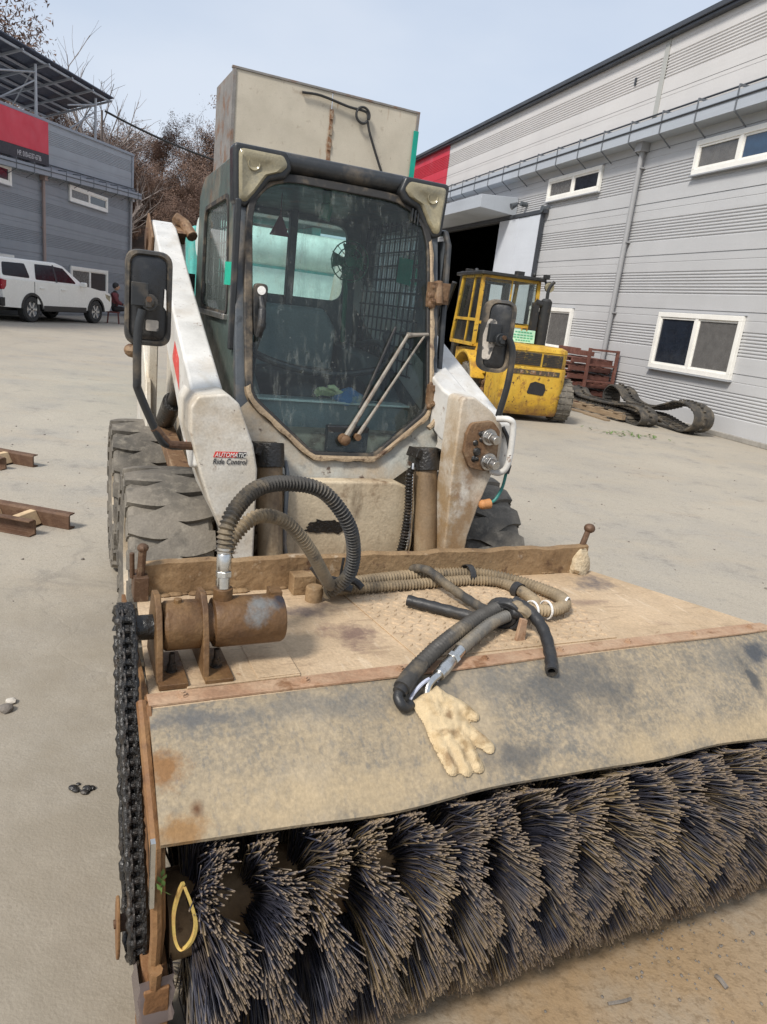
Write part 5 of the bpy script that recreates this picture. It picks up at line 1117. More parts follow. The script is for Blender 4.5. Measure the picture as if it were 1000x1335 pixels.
# ties that bind the bundle
def tie(c, d, r, mat, w=.006):
    c, d = Vector(c), Vector(d).normalized(); g = G(); a = d.cross(Vector((0, 0, 1))).normalized(); b = d.cross(a)
    g.loops([[c + d * q * w + (r + h) * (math.cos(t) * a * 1.0 + math.sin(t) * b) for q, h in ((-1, 0), (-1, .003), (1, .003), (1, 0))] for t in np.linspace(0, 2 * math.pi, 21)[:-1]], True, False, True)
    return g.done('hose_tie', mat, SW)
tie((.12, .515, .62), (1, -.05, 0), .036, 'rubber_black', .010); tie((.20, .202, .634), (1, .05, 0), .026, 'decal_white', .003); tie((.15, .204, .636), (1, .1, 0), .026, 'decal_white', .003); tie((.30, .232, .628), (.5, -.8, 0), .023, 'decal_white', .003)
tie((.225, .38, .62), (.2, -1, 0), .022, 'rubber_black', .012)
g = G()
for k in range(9):
    a = k * .75; c = Vector((.045 + .012 * math.cos(a), .188 + .012 * math.sin(a), .640)); rr = .036 + .005 * math.sin(k * 2.3)
    d = Vector((.75 + .25 * math.sin(k), .55, .15 * math.cos(k))).normalized(); p = d.cross(Vector((0, 0, 1))).normalized(); q = d.cross(p)
    g.tube([c + rr * (math.cos(t) * p + .95 * math.sin(t) * q) for t in np.linspace(0, 6.6, 20)], .008, 7)
g.sph((.065, .165, .655), .026, (1, 1, .8), 9); g.done('tie_knot', 'rubber_black', SW)
g = G(); g.tube(spline([(.062, .158, .668), (.075, .148, .665), (.088, .141, .655)]), [.016] * 25, 9); g.sph((.065, .165, .675), .019, (1, 1, .7), 8); g.done('tie_wad', 'hose_dust', SW)
# deck lug the knot is tied to, filler cap, weld block
g = G(); g.prism([(.03, DZ), (.06, DZ), (.057, .66), (.036, .665)], 'y', .10, .112); g.done('tie_lug', 'strip_tan', SW, .002)
g = G(); g.lathe([(0, .045), (.022, .045), (.025, .04), (.025, .0)], (-.43, .465, DZ), 'z', 20); g.box((-.445, .53, DZ + .03), (.07, .05, .06)); g.done('filler_cap', 'bar_brown', SW, .003)
# loose rubber tubes lying over the hoses
def rtube(pts, r, label, mat='rubber_black'):
    P = spline(pts, 8); g = G(); q = len(P); outr = [r * (1 + .06 * math.sin(i * 1.7)) for i in range(q)]
    P2 = [Vector(p) for p in P]; t = (P2[1] - P2[0]).normalized(); up = Vector((0, 0, 1)); a0 = t.cross(up).normalized(); rings = []; inn = []
    for i, p in enumerate(P2):
        t = (P2[min(i + 1, q - 1)] - P2[max(i - 1, 0)]).normalized(); a = (a0 - t * a0.dot(t)).normalized(); b = t.cross(a)
        rings.append([p + outr[i] * (math.cos(x) * a + math.sin(x) * b) for x in np.linspace(0, 6.283, 13)[:-1]]); inn.append([p + r * .62 * (math.cos(x) * a + math.sin(x) * b) for x in np.linspace(0, 6.283, 13)[:-1]])
    g.loops(rings + inn[::-1], True, False, True); o = g.done('rubber_tube', mat, None, 0, 50); o.location = SO; o.rotation_euler = (0, 0, SY); o.scale = SW.scale
    return tag(o, label, 'rubber tube', 'cut rubber tubes on the sweeper deck')
rtube([(-.178, .362, .622), (-.12, .31, .620), (-.05, .245, .618), (.01, .19, .617)], .0165, 'straight black rubber tube lying on the chequer plate, left of the hose loop')
rtube([(-.075, .575, .635), (-.045, .50, .655), (-.02, .40, .640), (.0, .30, .632), (.012, .23, .632)], .0145, 'grey dusty rubber tube laid across the two hoses toward the rear bar', 'hose_dark')
rtube([(.075, .20, .672), (.098, .15, .662), (.10, .08, .635), (.068, .0, .605), (.034, -.055, .590)], .0165, 'bent black rubber tube hanging from the hose knot over the flap edge')
g = G(); g.tube(spline([(-.44, .47, .70), (-.41, .455, .665), (-.37, .44, .648), (-.33, .425, .640)]), .012, 8); g.tube(spline([(-.40, .455, .665), (-.36, .46, .655), (-.32, .44, .66), (-.30, .42, .645)]), .011, 8); g.tube([(-.36, .45, .66), (-.355, .45, .73)], .004, 6); g.done('tie_knot', 'rubber_black', SW)

# ---------------------------------------------------------------- work glove lying on the flap
SL = 1.17
def gp(x, y): return Vector((x, -y * SL))        # flap surface coordinates: along, down the slope
fing = [  # capsule chains: (x, y, radius)
    [(-.330, -.055, .046), (-.318, -.10, .045), (-.306, -.138, .044)],
    [(-.334, -.140, .026), (-.333, -.178, .0195), (-.329, -.207, .0155)],
    [(-.310, -.145, .026), (-.302, -.182, .0180), (-.295, -.213, .0155)],
    [(-.284, -.140, .027), (-.272, -.180, .0180), (-.263, -.211, .0155)],
    [(-.285, -.122, .034), (-.250, -.150, .0205), (-.219, -.179, .0165)],
    [(-.300, -.075, .036), (-.258, -.088, .0215), (-.226, -.114, .0150)]]
def sdf(p):
    d = None
    for k, chn in enumerate(fing):
        dm = 1e9
        for (ax, ay, ar), (bx, by, br) in zip(chn, chn[1:]):
            a, b = gp(ax, ay), gp(bx, by); e = b - a; t = max(0, min(1, (p - a).dot(e) / e.dot(e))); dm = min(dm, (p - a - e * t).length - (ar + (br - ar) * t))
        if d is None: d = dm
        else:
            kk = .010; h = max(kk - abs(d - dm), 0) / kk; d = min(d, dm) - h * h * kk * .25
    # cut at the cuff line
    a, b = gp(-.378, -.068), gp(-.282, -.028); n = Vector((-(b - a).y, (b - a).x)).normalized()
    cut = (p - a).dot(n)
    return max(d, -cut)
step = .003; xs = np.arange(-.395, -.19, step); ys = np.arange(.0, .28, step)
D = {}
for i, x in enumerate(xs):
    for j, y in enumerate(ys): D[i, j] = sdf(Vector((x, y)))
g = G(); VT, VB = {}, {}
from mathutils import noise as mnoise
def y_c(p): return -p.y / SL
def gpos(i, j):
    p = Vector((xs[i], ys[j])); d = D[i, j]
    gx = (D.get((i + 1, j), d) - D.get((i - 1, j), d)); gy = (D.get((i, j + 1), d) - D.get((i, j - 1), d)); gr = Vector((gx, gy))
    if gr.length > 1e-9: gr /= gr.length
    if d > -step * .75: p = p - gr * (d)      # snap the outline
    return p, min(d, 0)
used = set()
for i in range(len(xs) - 1):
    for j in range(len(ys) - 1):
        q = [(i, j), (i + 1, j), (i + 1, j + 1), (i, j + 1)]
        if sum(D[k] < step * .6 for k in q) == 4: used.add((i, j))
for (i, j) in used:
    for k in ((i, j), (i + 1, j), (i + 1, j + 1), (i, j + 1)):
        if k in VT: continue
        p, d = gpos(*k); h = (.017 + .012 * max(0, min(1, (y_c(p) + .12) / .08))) * (1 - math.exp(d / .0085)); w = mnoise.noise(Vector((p.x * 38, p.y * 38, 3))) * .006 + abs(mnoise.noise(Vector((p.x * 60, p.y * 95, 9)))) * -.006
        # knuckle creases
        for cx, cy in ((-.328, -.150), (-.300, -.155), (-.275, -.152), (-.254, -.142), (-.262, -.086)):
            r_2 = (p - gp(cx, cy)).length; w -= .003 * math.exp(-(r_2 / .009) ** 2)
        x, y = p.x, -p.y / SL; z = flap_z(x, min(0, y)) + .0035; hh = max(0, h + (w if d < -.003 else 0)); nrm = Vector((0, -.52, .85))
        VT[k] = g.v(Vector((x, y, z)) + nrm * hh); VB[k] = g.v(Vector((x, y, z)) + nrm * .0006)
for (i, j) in used:
    q = ((i, j), (i + 1, j), (i + 1, j + 1), (i, j + 1)); g.bm.faces.new([VT[k] for k in q]); g.bm.faces.new([VB[k] for k in q[::-1]])
bmesh.ops.remove_doubles(g.bm, verts=g.bm.verts, dist=.0004)
GL = g.done('work_glove', 'glove_cloth', None, 0, 0)
GL.data.polygons.foreach_set('use_smooth', [True] * len(GL.data.polygons))
md = GL.modifiers.new('soft', 'SMOOTH'); md.factor = .5; md.iterations = 3
GL.location = SO; GL.rotation_euler = (0, 0, SY); GL.scale = SW.scale
tag(GL, 'cream cotton work glove lying palm down on the rubber flap', 'glove')
g = G(); a, b = Vector((-.376, -.066, .0)), Vector((-.284, -.027, 0)); rings = []
for k in range(13):
    t = k / 12; p = a.lerp(b, t); z = flap_z(p.x, p.y) + .005 + .026 * math.sin(math.pi * t) ** .6; rings.append([p + Vector((0, 0, z)) + Vector(q) for q in ((-.001, .003, 0), (.001, -.004, .0), (.001, -.003, .0045), (-.001, .003, .005))])
g.loops(rings); g.done('hem', 'glove_hem', GL)
# ---------------------------------------------------------------- yellow forklift seen from behind (rear faces -y)
FO, FYW = (2.215, 11.702, 0), R(14)
FKT = thing('forklift', 'worn yellow forklift with black roof, seen from behind beside the warehouse', 'forklift', FO, FYW); FKT.scale = (1.05,) * 3
def fwheel(x, y, r, w, turn=0):
    g = G(); h = w / 2; g.lathe([(r * .55, -h), (r * .9, -h), (r, -h * .75), (r, h * .75), (r * .9, h), (r * .55, h)], (0, 0, 0), 'x', 32)
    for k in range(22):
        a = 2 * math.pi * k / 22
        for s in (-1, 1): g.box((s * h * .5, r * math.cos(a), r * math.sin(a)), (h * .8, .03, .022), (a + math.pi / 2, 0, 0))
    t = g.done('wheel', 'tyre', FKT, 0, 30); t.location = (x, y, r); t.rotation_euler = (0, 0, turn)
    g = G(); g.lathe([(r * .56, -h * .8), (r * .5, -h * .4), (r * .2, -h * .3), (0, -h * .5)], (0, 0, 0), 'x', 24); g.lathe([(r * .56, h * .8), (r * .5, h * .4), (r * .2, h * .3), (0, h * .5)], (0, 0, 0), 'x', 24); g.done('rim', 'fork_yellow', t)
fwheel(.60, .33, .345, .26, R(-8)); fwheel(-.38, .45, .315, .24, R(-8)); fwheel(-.56, 1.42, .37, .28); fwheel(.56, 1.85, .40, .30)
def arcp(c, r, a0, a1, n): return [(c[0] + r * math.cos(a0 + (a1 - a0) * k / n), c[1] + r * math.sin(a0 + (a1 - a0) * k / n)) for k in range(n + 1)]
# counterweight: rounded in plan, with the tow opening
plan = rpoly([(-.55, .75), (-.55, .06), (-.46, -.02), (.40, -.02), (.52, .08), (.52, .75)], [.01, .10, .10, .12, .12, .01], 5)
g = G(); rings = []
for z, s_, dy in ((.10, .93, .06), (.16, .97, .02), (.40, 1.0, .0), (.80, 1.0, .0), (.845, .985, .01)): rings.append([(p[0] * s_, p[1] + dy if p[1] < .5 else p[1], z) for p in plan])
g.loops(rings); cw = g.done('counterweight', 'fork_weight', FKT, .012, 35)
g = G(); g.prism(rpoly([(-.14, .44), (.14, .42), (.17, .52), (.14, .60), (-.02, .63), (-.10, .60)], .03, 4), 'y', -.028, .02); g.done('tow_opening', 'inside_dark', cw, .004)
g = G(); g.bb(-.42, .36, -.028, -.018, .725, .80); bd = g.done('name_band', 'grille_dark', cw, .003)
g = G()
for x, w in ((-.30, .05), (-.13, .09), (.02, .03), (.16, .018), (.25, .02)): g.bb(x, x + w, -.032, -.029, .735, .79)
g.done('worn_marks', 'rust_strip', cw, 0, 0)['kind'] = 'stuff'
g = G(); g.loops([[(p[0] * .97, p[1] + .02, z) for p in plan] for z in (.847, 1.075)]); hd_ = g.done('engine_cover', 'fork_yellow', FKT, .02)
g = G(); g.bb(-.50, .02, -.012, .03, .865, 1.06); g.bb(.055, .385, -.008, .03, .86, 1.05); gl_ = g.done('rear_grille', 'grille_dark', hd_, .004)
g = G()
for k in range(7): g.bb(-.49, .01, -.018, -.013, .875 + k * .026, .885 + k * .026); g.bb(.06, .38, -.014, -.009, .870 + k * .025, .879 + k * .025)
g.done('grille_slats', 'fork_black', hd_)
g = G(); g.loops([[(p[0] * q, p[1] + dy, z) for p in plan] for z, q, dy in ((1.077, .985, .01), (1.13, .97, .03), (1.16, .86, .10))]); g.bb(-.44, .40, .70, 1.42, 1.0, 1.15); g.done('hood', 'fork_yellow', FKT, .012)
g = G(); g.prism([(.80, .62)] + [(1.42 + .52 * math.cos(a), .38 + .52 * math.sin(a)) for a in np.linspace(R(155), R(20), 10)] + [(2.2, .45), (2.45, .45), (2.45, .95), (1.45, .95), (1.30, 1.10), (.75, 1.10), (.75, .70)], 'x', -.56, -.50)
for s in (-1, 1): g.prism([(1.42 + .52 * math.cos(a), .38 + .52 * math.sin(a)) for a in np.linspace(R(165), R(10), 12)] + [(1.42 + .57 * math.cos(a), .38 + .57 * math.sin(a)) for a in np.linspace(R(10), R(165), 12)], 'x', s * .50, s * .76)
g.prism([(.75, .30), (1.30, .30), (1.40, .95), (2.45, .95), (2.45, 1.05), (.75, 1.10)], 'x', .50, .56); g.bb(-.30, .49, .80, 2.9, .25, .62); g.bb(-.49, .49, 1.40, 2.45, .62, .96)
g.done('body', 'fork_yellow', FKT, .012)
g = G(); g.bb(-.52, -.44, .80, 1.3, .30, .70)
for _ in range(12): g.sph((-.54, rnd.uniform(.85, 1.35), rnd.uniform(.28, .5)), rnd.uniform(.03, .06), (.5, 1, 1), 7)
g.done('step', 'hinge_rust', FKT, .006)
# cab frame, glazed
cx0, cx1, cy0, cy1, cz0, cz1 = -.60, .46, 1.42, 2.48, 1.04, 2.17
def bar(g, a, b, r=.03): g.tube([a, b], r, 4, sq=True)
g = G(); bl, br, fl, fr_ = Vector((cx0, cy0, cz0)), Vector((cx1, cy0, cz0)), Vector((cx0 - .02, cy1 + .12, cz0)), Vector((cx1, cy1 + .12, cz0))
tbl, tbr, tfl, tfr = (Vector((q.x * .94, q.y + (.06 if q.y < 2 else -.16), cz1)) for q in (bl, br, fl, fr_))
for a, b in ((bl, tbl), (br, tbr), (fl, tfl), (fr_, tfr), (tbl, tbr), (tfl, tfr), (tbl, tfl), (tbr, tfr), (bl, br), (fl, fr_), (bl, fl), (br, fr_)): bar(g, a, b, .042)
bar(g, bl.lerp(tbl, .33), br.lerp(tbr, .33), .034); bar(g, (bl.lerp(br, .52)).lerp(tbl.lerp(tbr, .52), .33), tbl.lerp(tbr, .52), .018); bar(g, bl.lerp(tbl, .36), fl.lerp(tfl, .36), .034); bar(g, fl.lerp(bl, .62), tfl.lerp(tbl, .62), .026); bar(g, br.lerp(tbr, .36), fr_.lerp(tfr, .36), .03)
g.done('cab_frame', 'fork_yellow', FKT, .004, 25)
def pane(pts, nm='cab_window'):
    g = G(); vs = [g.v(p) for p in pts]; g.bm.faces.new(vs); return g.done(nm, 'fork_glass', FKT, 0, 0)
pane([bl.lerp(tbl, .34), br.lerp(tbr, .34), tbr, tbl]); pane([bl, br, br.lerp(tbr, .32), bl.lerp(tbl, .32)]); pane([bl.lerp(tbl, .37), fl.lerp(tfl, .37), tfl, tbl]); pane([bl, fl, fl.lerp(tfl, .35), bl.lerp(tbl, .35)]); pane([br, fr_, tfr, tbr]); pane([fl, fr_, tfr, tfl])
g = G(); g.prism(rpoly([(-.66, 1.34), (.52, 1.34), (.52, 2.72), (-.66, 2.72)], .06, 3), 'z', 2.18, 2.235); rf = g.done('roof', 'fork_black', FKT, .012)
g = G(); g.bb(-.02, .12, 1.40, 1.52, 2.236, 2.30); g.sph((.30, 1.42, 2.27), .035, (1, 1, 1.2), 8); g.sph((-.42, 2.3, 2.28), .045, (1, 1, 1), 8); g.box((-.52, 2.4, 2.27), (.12, .1, .06)); g.box((.50, 1.36, 2.26), (.09, .09, .07)); g.done('roof_fittings', 'fork_black', rf, .006)
g = G(); g.cyl((.54, 1.30, 2.10), (.54, 1.24, 2.09), .075, n=18); wl_ = g.done('work_lamp', 'lens', FKT); g = G(); g.cyl((.54, 1.36, 2.10), (.54, 1.29, 2.10), .055, .085, n=18); g.tube([(.54, 1.36, 2.12), (.50, 1.40, 2.20)], .02, 6); g.done('lamp_shell', 'fork_black', wl_)
g = G(); g.cyl((.43, 1.05, 1.12), (.43, 1.05, 1.86), .095, n=20); g.cyl((.43, 1.05, 1.86), (.43, 1.05, 1.90), .095, .06, n=20); g.tube([(.35, 1.05, 1.80), (.25, 1.05, 1.82)], .06, 12); g.tube(spline([(.43, 1.05, 1.90), (.43, 1.05, 2.02), (.45, 1.04, 2.10), (.50, 1.02, 2.18)]), .028, 10); g.bb(.20, .30, 1.0, 1.1, 1.12, 1.82); g.done('exhaust_stack', 'fork_black', FKT)
g = G(); g.box((-.10, .55, 1.275), (.40, .012, .20), (R(-6), 0, 0)); pl = g.done('plate_sign', 'sign_green', FKT, .003)
g = G()
for k, (z, w) in enumerate(((1.335, .30), (1.29, .34), (1.25, .34), (1.21, .26))):
    for q in range(6): g.box((-.10 - w / 2 + w * (q + .5) / 6, .541 + (1.275 - z) * -.10, z), (w / 8, .004, .018))
g.done('plate_writing', 'sign_green_ink', pl, 0, 0)
g = G(); g.tube([(-.26, .56, 1.17), (-.26, .60, 1.08)], .012, 6); g.tube([(.06, .56, 1.17), (.06, .60, 1.08)], .012, 6); g.tube(spline([(-.14, .56, 1.36), (-.13, .55, 1.40), (-.06, .55, 1.40), (-.05, .56, 1.36)]), .012, 6); g.done('plate_bracket', 'fork_yellow', pl)
g = G(); g.box((-.40, .75, 1.20), (.16, .14, .11)); g.done('teal_rag', 'teal', FKT, .02); 
for s in (-1, 1):
    g = G(); g.bb(s * .38, s * .48, 2.85, 3.02, .1, 2.28); g.done('mast_rail', 'fork_black', FKT, .005)
g = G(); g.bb(-.38, .38, 2.9, 2.97, 2.12, 2.24); g.bb(-.38, .38, 2.9, 2.97, 1.0, 1.1); g.tube([(-.72, 2.55, 2.05), (-.80, 2.9, 1.3), (-.62, 3.05, .6)], .05, 8); g.cyl((0, 2.93, .15), (0, 2.93, 2.1), .05, n=12); g.done('mast_bars', 'fork_black', FKT, .004)
for s in (-.3, .3):
    g = G(); g.prism([(3.06, .06), (4.1, .05), (4.1, .07), (3.10, .11), (3.10, .75), (3.06, .75)], 'x', s - .06, s + .06); g.done('fork_tine', 'fork_black', FKT, .003)
g = G(); g.bb(-.26, .24, 1.78, 2.0, .96, 1.12); g.prism([(-.24, 1.12), (.22, 1.12), (.20, 1.60), (-.22, 1.60)], 'y', 1.68, 1.80); g.done('seat', 'seat_black', FKT, .02)
g = G(); g.tube([(-.02, 2.45, 1.0), (-.02, 2.28, 1.38)], .025, 8); g.lathe([(.17 + .014 * math.cos(a), .014 * math.sin(a)) for a in (0, 1.57, 3.14, 4.71)], (-.02, 2.28, 1.38), 'z', 24, True); g.done('steering_wheel', 'rubber_black', FKT)

# ---------------------------------------------------------------- teal truck with a tall beige box, behind the loader
TO, TY = (-.472, 8.465, 0), R(26)
TK = thing('box_truck', 'teal truck with a tall rust-streaked beige box, standing behind the loader', 'truck', TO, TY); TK.scale = (1, 1, 1.014)
bx0, bx1, bz0, bz1 = -1.64, .39, 2.35, 3.53
for a, b in ((bx0, -.615), (-.605, bx1)):
    g = G(); g.bb(a, b, 0, .02, bz0, bz1); g.done('box_panel', 'board', TK, .003)
for k in range(1): y0 = .02; g = G(); g.bb(bx0, bx0 + .02, y0 + .004, y0 + .796, bz0, bz1); g.done('box_panel', 'board_side', TK, .003); g = G(); g.bb(bx1 - .02, bx1, y0 + .004, y0 + .796, bz0, bz1); g.done('box_panel', 'board_side', TK, .003); g = G(); g.bb(bx0, bx1, y0 + .80, y0 + .82, bz0, bz1); g.done('box_panel', 'board_side', TK, .003)
g = G(); g.bb(bx0 - .02, bx1 + .012, -.012, .03, bz1, bz1 + .022); g.bb(bx0 - .012, bx0 + .022, -.012, .03, bz0, bz1 - .002); g.bb(bx1 - .022, bx1 + .010, -.012, .03, bz0, bz1 - .002); g.done('box_edge', 'board_side', TK, .003)
g = G(); g.bb(-.63, -.59, -.006, -.001, bz0, bz1 - .15)
for k in range(7): g.box((-.61, -.012, bz0 + .10 + k * .145), (.034, .012, .075))
g.done('hinge_strip', 'rust_strip', TK, .002)
g = G(); g.bb(bx1 - .045, bx1 + .014, -.022, -.013, 2.72, 3.36); g.done('teal_edge', 'teal_edge', TK, .002)
g = G()
for x, z in ((-1.50, 2.72), (-1.42, 2.66), (-1.55, 2.60), (.05, 2.52), (.30, 2.46)): g.box((x, -.03, z), (.09, .05, .05), (0, rnd.uniform(-.4, .4), 0))
g.prism([(-1.44, 2.62), (-1.38, 2.62), (-1.38, 2.84), (-1.43, 2.86)], 'y', -.05, -.01); g.done('latch', 'hinge_rust', TK, .006)
g = G(); g.bb(-1.50, -1.40, .12, .70, 2.0, bz0 - .11); g.bb(.15, .25, .12, .70, 2.0, bz0 - .11); g.bb(-.68, -.58, .12, .70, 2.0, bz0 - .11); g.bb(-1.52, .28, .30, .62, 1.15, 2.0); g.done('sub_frame', 'teal', TK, .006)
g = G(); g.bb(-1.62, .37, .02, .8, bz0 - .1, bz0 - .003); g.done('box_floor', 'board_side', TK)
g = G(); g.bb(-1.55, .52, .25, 4.2, .85, 1.15); g.bb(-1.58, .56, .05, .25, .80, 2.0); bd_ = g.done('body', 'teal', TK, .03)
g = G(); g.tube([(-1.9, .10, 1.97), (.62, .10, 1.97)], .19, 24); g.done('tank', 'teal_pale', TK, 0, 40)
g = G(); g.bb(-1.56, .54, .02, .05, 1.16, 1.76); g.done('tail_board', 'teal_pale', TK, .01)
g = G(); g.bb(.30, .56, .30, 1.4, 1.2, 2.1); g.done('side_locker', 'teal', TK, .02)
for x in (-1.35, .25):
    for y in (.9, 3.6):
        g = G(); g.lathe([(.2, -.13), (.42, -.13), (.46, -.09), (.46, .09), (.42, .13), (.2, .13)], (0, 0, 0), 'x', 28); g.lathe([(.22, -.1), (.1, -.06), (0, -.08)], (0, 0, 0), 'x', 20); o = g.done('wheel', 'car_tyre', TK); o.location = (x, y, .46)
g = G(); g.prism([(3.0, .9), (4.8, .9), (4.85, 1.7), (4.5, 2.3), (3.0, 2.3)], 'x', -1.5, .45); g.done('cab', 'teal', TK, .06)
g = G(); P_ = [(-.95, -.03, 3.46), (-.75, -.035, 3.47), (-.45, -.04, 3.43), (-.25, -.045, 3.42), (-.22, -.05, 3.36)] + [(-.28 + .075 * math.cos(a), -.05, 3.38 + .075 * math.sin(a)) for a in np.linspace(-.2, 5.6, 16)] + [(-.18, -.05, 3.22), (-.04, -.05, 2.95), (.10, -.05, 2.72), (.26, -.05, 2.53)]
g.tube(spline(P_, 4), .013, 7); g.done('loose_cable', 'cable_black', TK)

# ---------------------------------------------------------------- white pickup by the grey building (nose toward +x, near side -y)
pr_, pf_ = Vector((-10.9, 21.2, 0)), Vector((-10.33, 24.2, 0)); dv = (pf_ - pr_); PYW = math.atan2(dv.y, dv.x); WB = 3.10
PK = thing('pickup_truck', 'white pickup truck with a canopy over its bed, parked against the grey building', 'pickup truck', pr_ + Vector((-math.sin(PYW), math.cos(PYW), 0)) * .93, PYW)
hw = .93
def wheel_arch(cx, r, a0=0, a1=180): return [(cx - r * math.cos(R(a)), .37 + r * math.sin(R(a))) for a in np.linspace(a0, a1, 10)]
low = [(-1.15, .55)] + [(-1.15, .42)] + [(-.47, .40)] + wheel_arch(0, .47, 4, 176) + [(2.60, .40)] + wheel_arch(WB, .47, 4, 176) + [(3.86, .42), (3.98, .60), (3.97, .88), (3.86, 1.0), (2.75, 1.14), (2.35, 1.16), (-1.12, 1.17), (-1.22, 1.0)]
g = G(); g.prism(low, 'y', -hw, hw); bd_ = g.done('body', 'car_white', PK, .05, 40, 3)
g = G()
gh = [[(2.62, 1.13), (1.78, 1.70), (1.45, 1.76), (-.95, 1.74), (-1.16, 1.15)], ]
b_, t_ = hw - .05, hw - .24
L0 = [(2.62, 1.14, b_), (1.72, 1.70, t_), (1.40, 1.765, t_ - .02), (-.90, 1.745, t_ - .02), (-1.0, 1.70, t_), (-1.17, 1.15, b_)]
g.loops([[(x, -w, z) for x, z, w in L0], [(x, w, z) for x, z, w in L0]]); g.done('cabin', 'car_white', PK, .05, 40, 3)
def slab(pts, mat, nm, d=.008, par=None):      # window on the near and far cabin sides
    for s in (-1, 1):
        g = G(); q = []
        for x, z in pts:
            t = (z - 1.15) / .55; y = b_ + (t_ - b_) * t; q.append((x, s * y, z))
        nrm = Vector((0, s * .92, .38)); g.loops([[Vector(p) + nrm * .001 for p in q], [Vector(p) + nrm * d for p in q]]); g.done(nm, mat, par or PK, 0, 20)
slab(rpoly([(2.15, 1.20), (1.66, 1.62), (1.05, 1.66), (.40, 1.65), (.25, 1.22)], .04, 3), 'car_glass', 'side_window'); slab(rpoly([(.02, 1.24), (-.05, 1.63), (-.95, 1.61), (-1.08, 1.26)], .06, 3), 'car_glass', 'canopy_window')
slab([(1.14, 1.19), (1.18, 1.68), (1.24, 1.68), (1.22, 1.19)], 'car_black', 'window_post', .011)
g = G(); g.prism([(-1.10, .43), (-1.27, .45), (-1.30, .66), (-1.10, .68)], 'y', -hw - .01, hw + .01); g.done('bumper', 'car_black', PK, .02)
for cx in (0, WB):
    for s in (-1, 1):
        g = G(); a = np.linspace(R(2), R(178), 14); g.prism([(cx - .475 * math.cos(q), .37 + .475 * math.sin(q)) for q in a] + [(cx - .40 * math.cos(q), .37 + .40 * math.sin(q)) for q in a[::-1]], 'y', s * (hw - .06), s * (hw + .02)); g.done('arch_trim', 'car_black', PK, .006)
g = G(); g.prism([(.50, .33), (2.58, .33), (2.58, .50), (.50, .50)], 'y', -hw - .012, hw + .012); g.done('sill_trim', 'car_black', PK, .02)
g = G(); g.bb(-1.05, 3.8, -.6, .6, .30, .52); g.done('underbody', 'car_black', PK)
for x0, x1 in ((.22, 1.17), (1.20, 2.32)):
    for s in (-1, 1):
        g = G(); g.bb(x0 + .004, x1 - .004, s * (hw - .001), s * (hw + .004), .53, 1.12); dd = g.done('door', 'car_white', PK, .003); g = G(); g.bb(x0 + .10, x0 + .30, s * (hw + .004), s * (hw + .035), .98, 1.01); g.done('handle', 'car_white', dd, .006)
for s in (-1, 1):
    g = G(); g.prism([(-1.225, .88), (-1.215, 1.16), (-1.02, 1.14), (-1.04, .98), (-1.12, .88)], 'y', s * (hw - .30), s * (hw + .008)); g.done('tail_light', 'car_lamp', PK, .02)
    g = G(); g.prism([(3.88, .72), (3.93, .92), (3.60, .98), (3.66, .84)], 'y', s * (hw - .35), s * (hw + .006)); g.done('headlight', 'lens', PK, .015)
    g = G(); g.box((2.28, s * (hw + .10), 1.20), (.12, .22, .15)); g.done('wing_mirror', 'car_white', PK, .04)
for x in (0, WB):
    for s in (-1, 1):
        g = G(); g.lathe([(.23, -.12), (.34, -.12), (.372, -.09), (.372, .09), (.34, .12), (.23, .12)], (0, 0, 0), 'y', 32); t = g.done('wheel', 'car_tyre', PK); t.location = (x, s * (hw - .12), .372)
        g = G(); g.lathe([(.235, s * .10), (.235, s * .05), (.05, s * .06)], (0, 0, 0), 'y', 30)
        for k in range(6): a = k * math.pi / 3; g.hexa([(q * math.cos(a + w), s * yy, q * math.sin(a + w)) for yy in (.07, .105) for q, w in ((.04, -.5), (.225, -.14), (.225, .14), (.04, .5))])
        g.done('rim', 'alloy', t)
g = G(); g.bb(.105, .125, -hw - .003, hw + .003, .55, 1.155); g.done('bed_gap', 'car_black', PK)
g = G(); g.prism([(-1.19, 1.22), (-1.02, 1.66), (-1.01, 1.66), (-1.18, 1.22)], 'y', -.62, .62); g.done('rear_window', 'car_glass', PK)

# ---------------------------------------------------------------- person sitting in front of the pickup
def skin_obj(name, verts, edges, rad, mat, parent, root=0):
    me = bpy.data.meshes.new(name); me.from_pydata(verts, edges, []); me.materials.append(MATS[mat])
    o = bpy.data.objects.new(name, me); COL.objects.link(o); o.parent = parent; o.modifiers.new('skin', 'SKIN').use_smooth_shade = True
    for i, sv in enumerate(me.skin_vertices[0].data): sv.radius = (rad[i], rad[i]); sv.use_root = (i == root)
    s = o.modifiers.new('sub', 'SUBSURF'); s.levels = s.render_levels = 1; return o
PE = thing('person', 'person with dark hair in a dark red jacket sitting in front of the white pickup', 'person', (-10.25, 25.5, 0), R(20))
V = [(0, 0, .52), (.02, 0, .72), (.05, 0, .92), (.06, 0, 1.02), (.08, 0, 1.12), (.06, .18, .96), (.14, .24, .74), (.34, .15, .66), (.06, -.18, .96), (.14, -.24, .74), (.34, -.15, .66), (.02, .10, .50), (.42, .13, .52), (.40, .13, .10), (.52, .14, .05), (.02, -.10, .50), (.42, -.13, .52), (.44, -.13, .10), (.56, -.14, .05)]
Eg = [(0, 1), (1, 2), (2, 3), (3, 4), (3, 5), (5, 6), (6, 7), (3, 8), (8, 9), (9, 10), (0, 11), (11, 12), (12, 13), (13, 14), (0, 15), (15, 16), (16, 17), (17, 18)]
RD = [.16, .15, .16, .10, .055, .075, .055, .045, .075, .055, .045, .11, .075, .05, .045, .11, .075, .05, .045]
skin_obj('body', V, Eg, RD, 'trousers', PE)
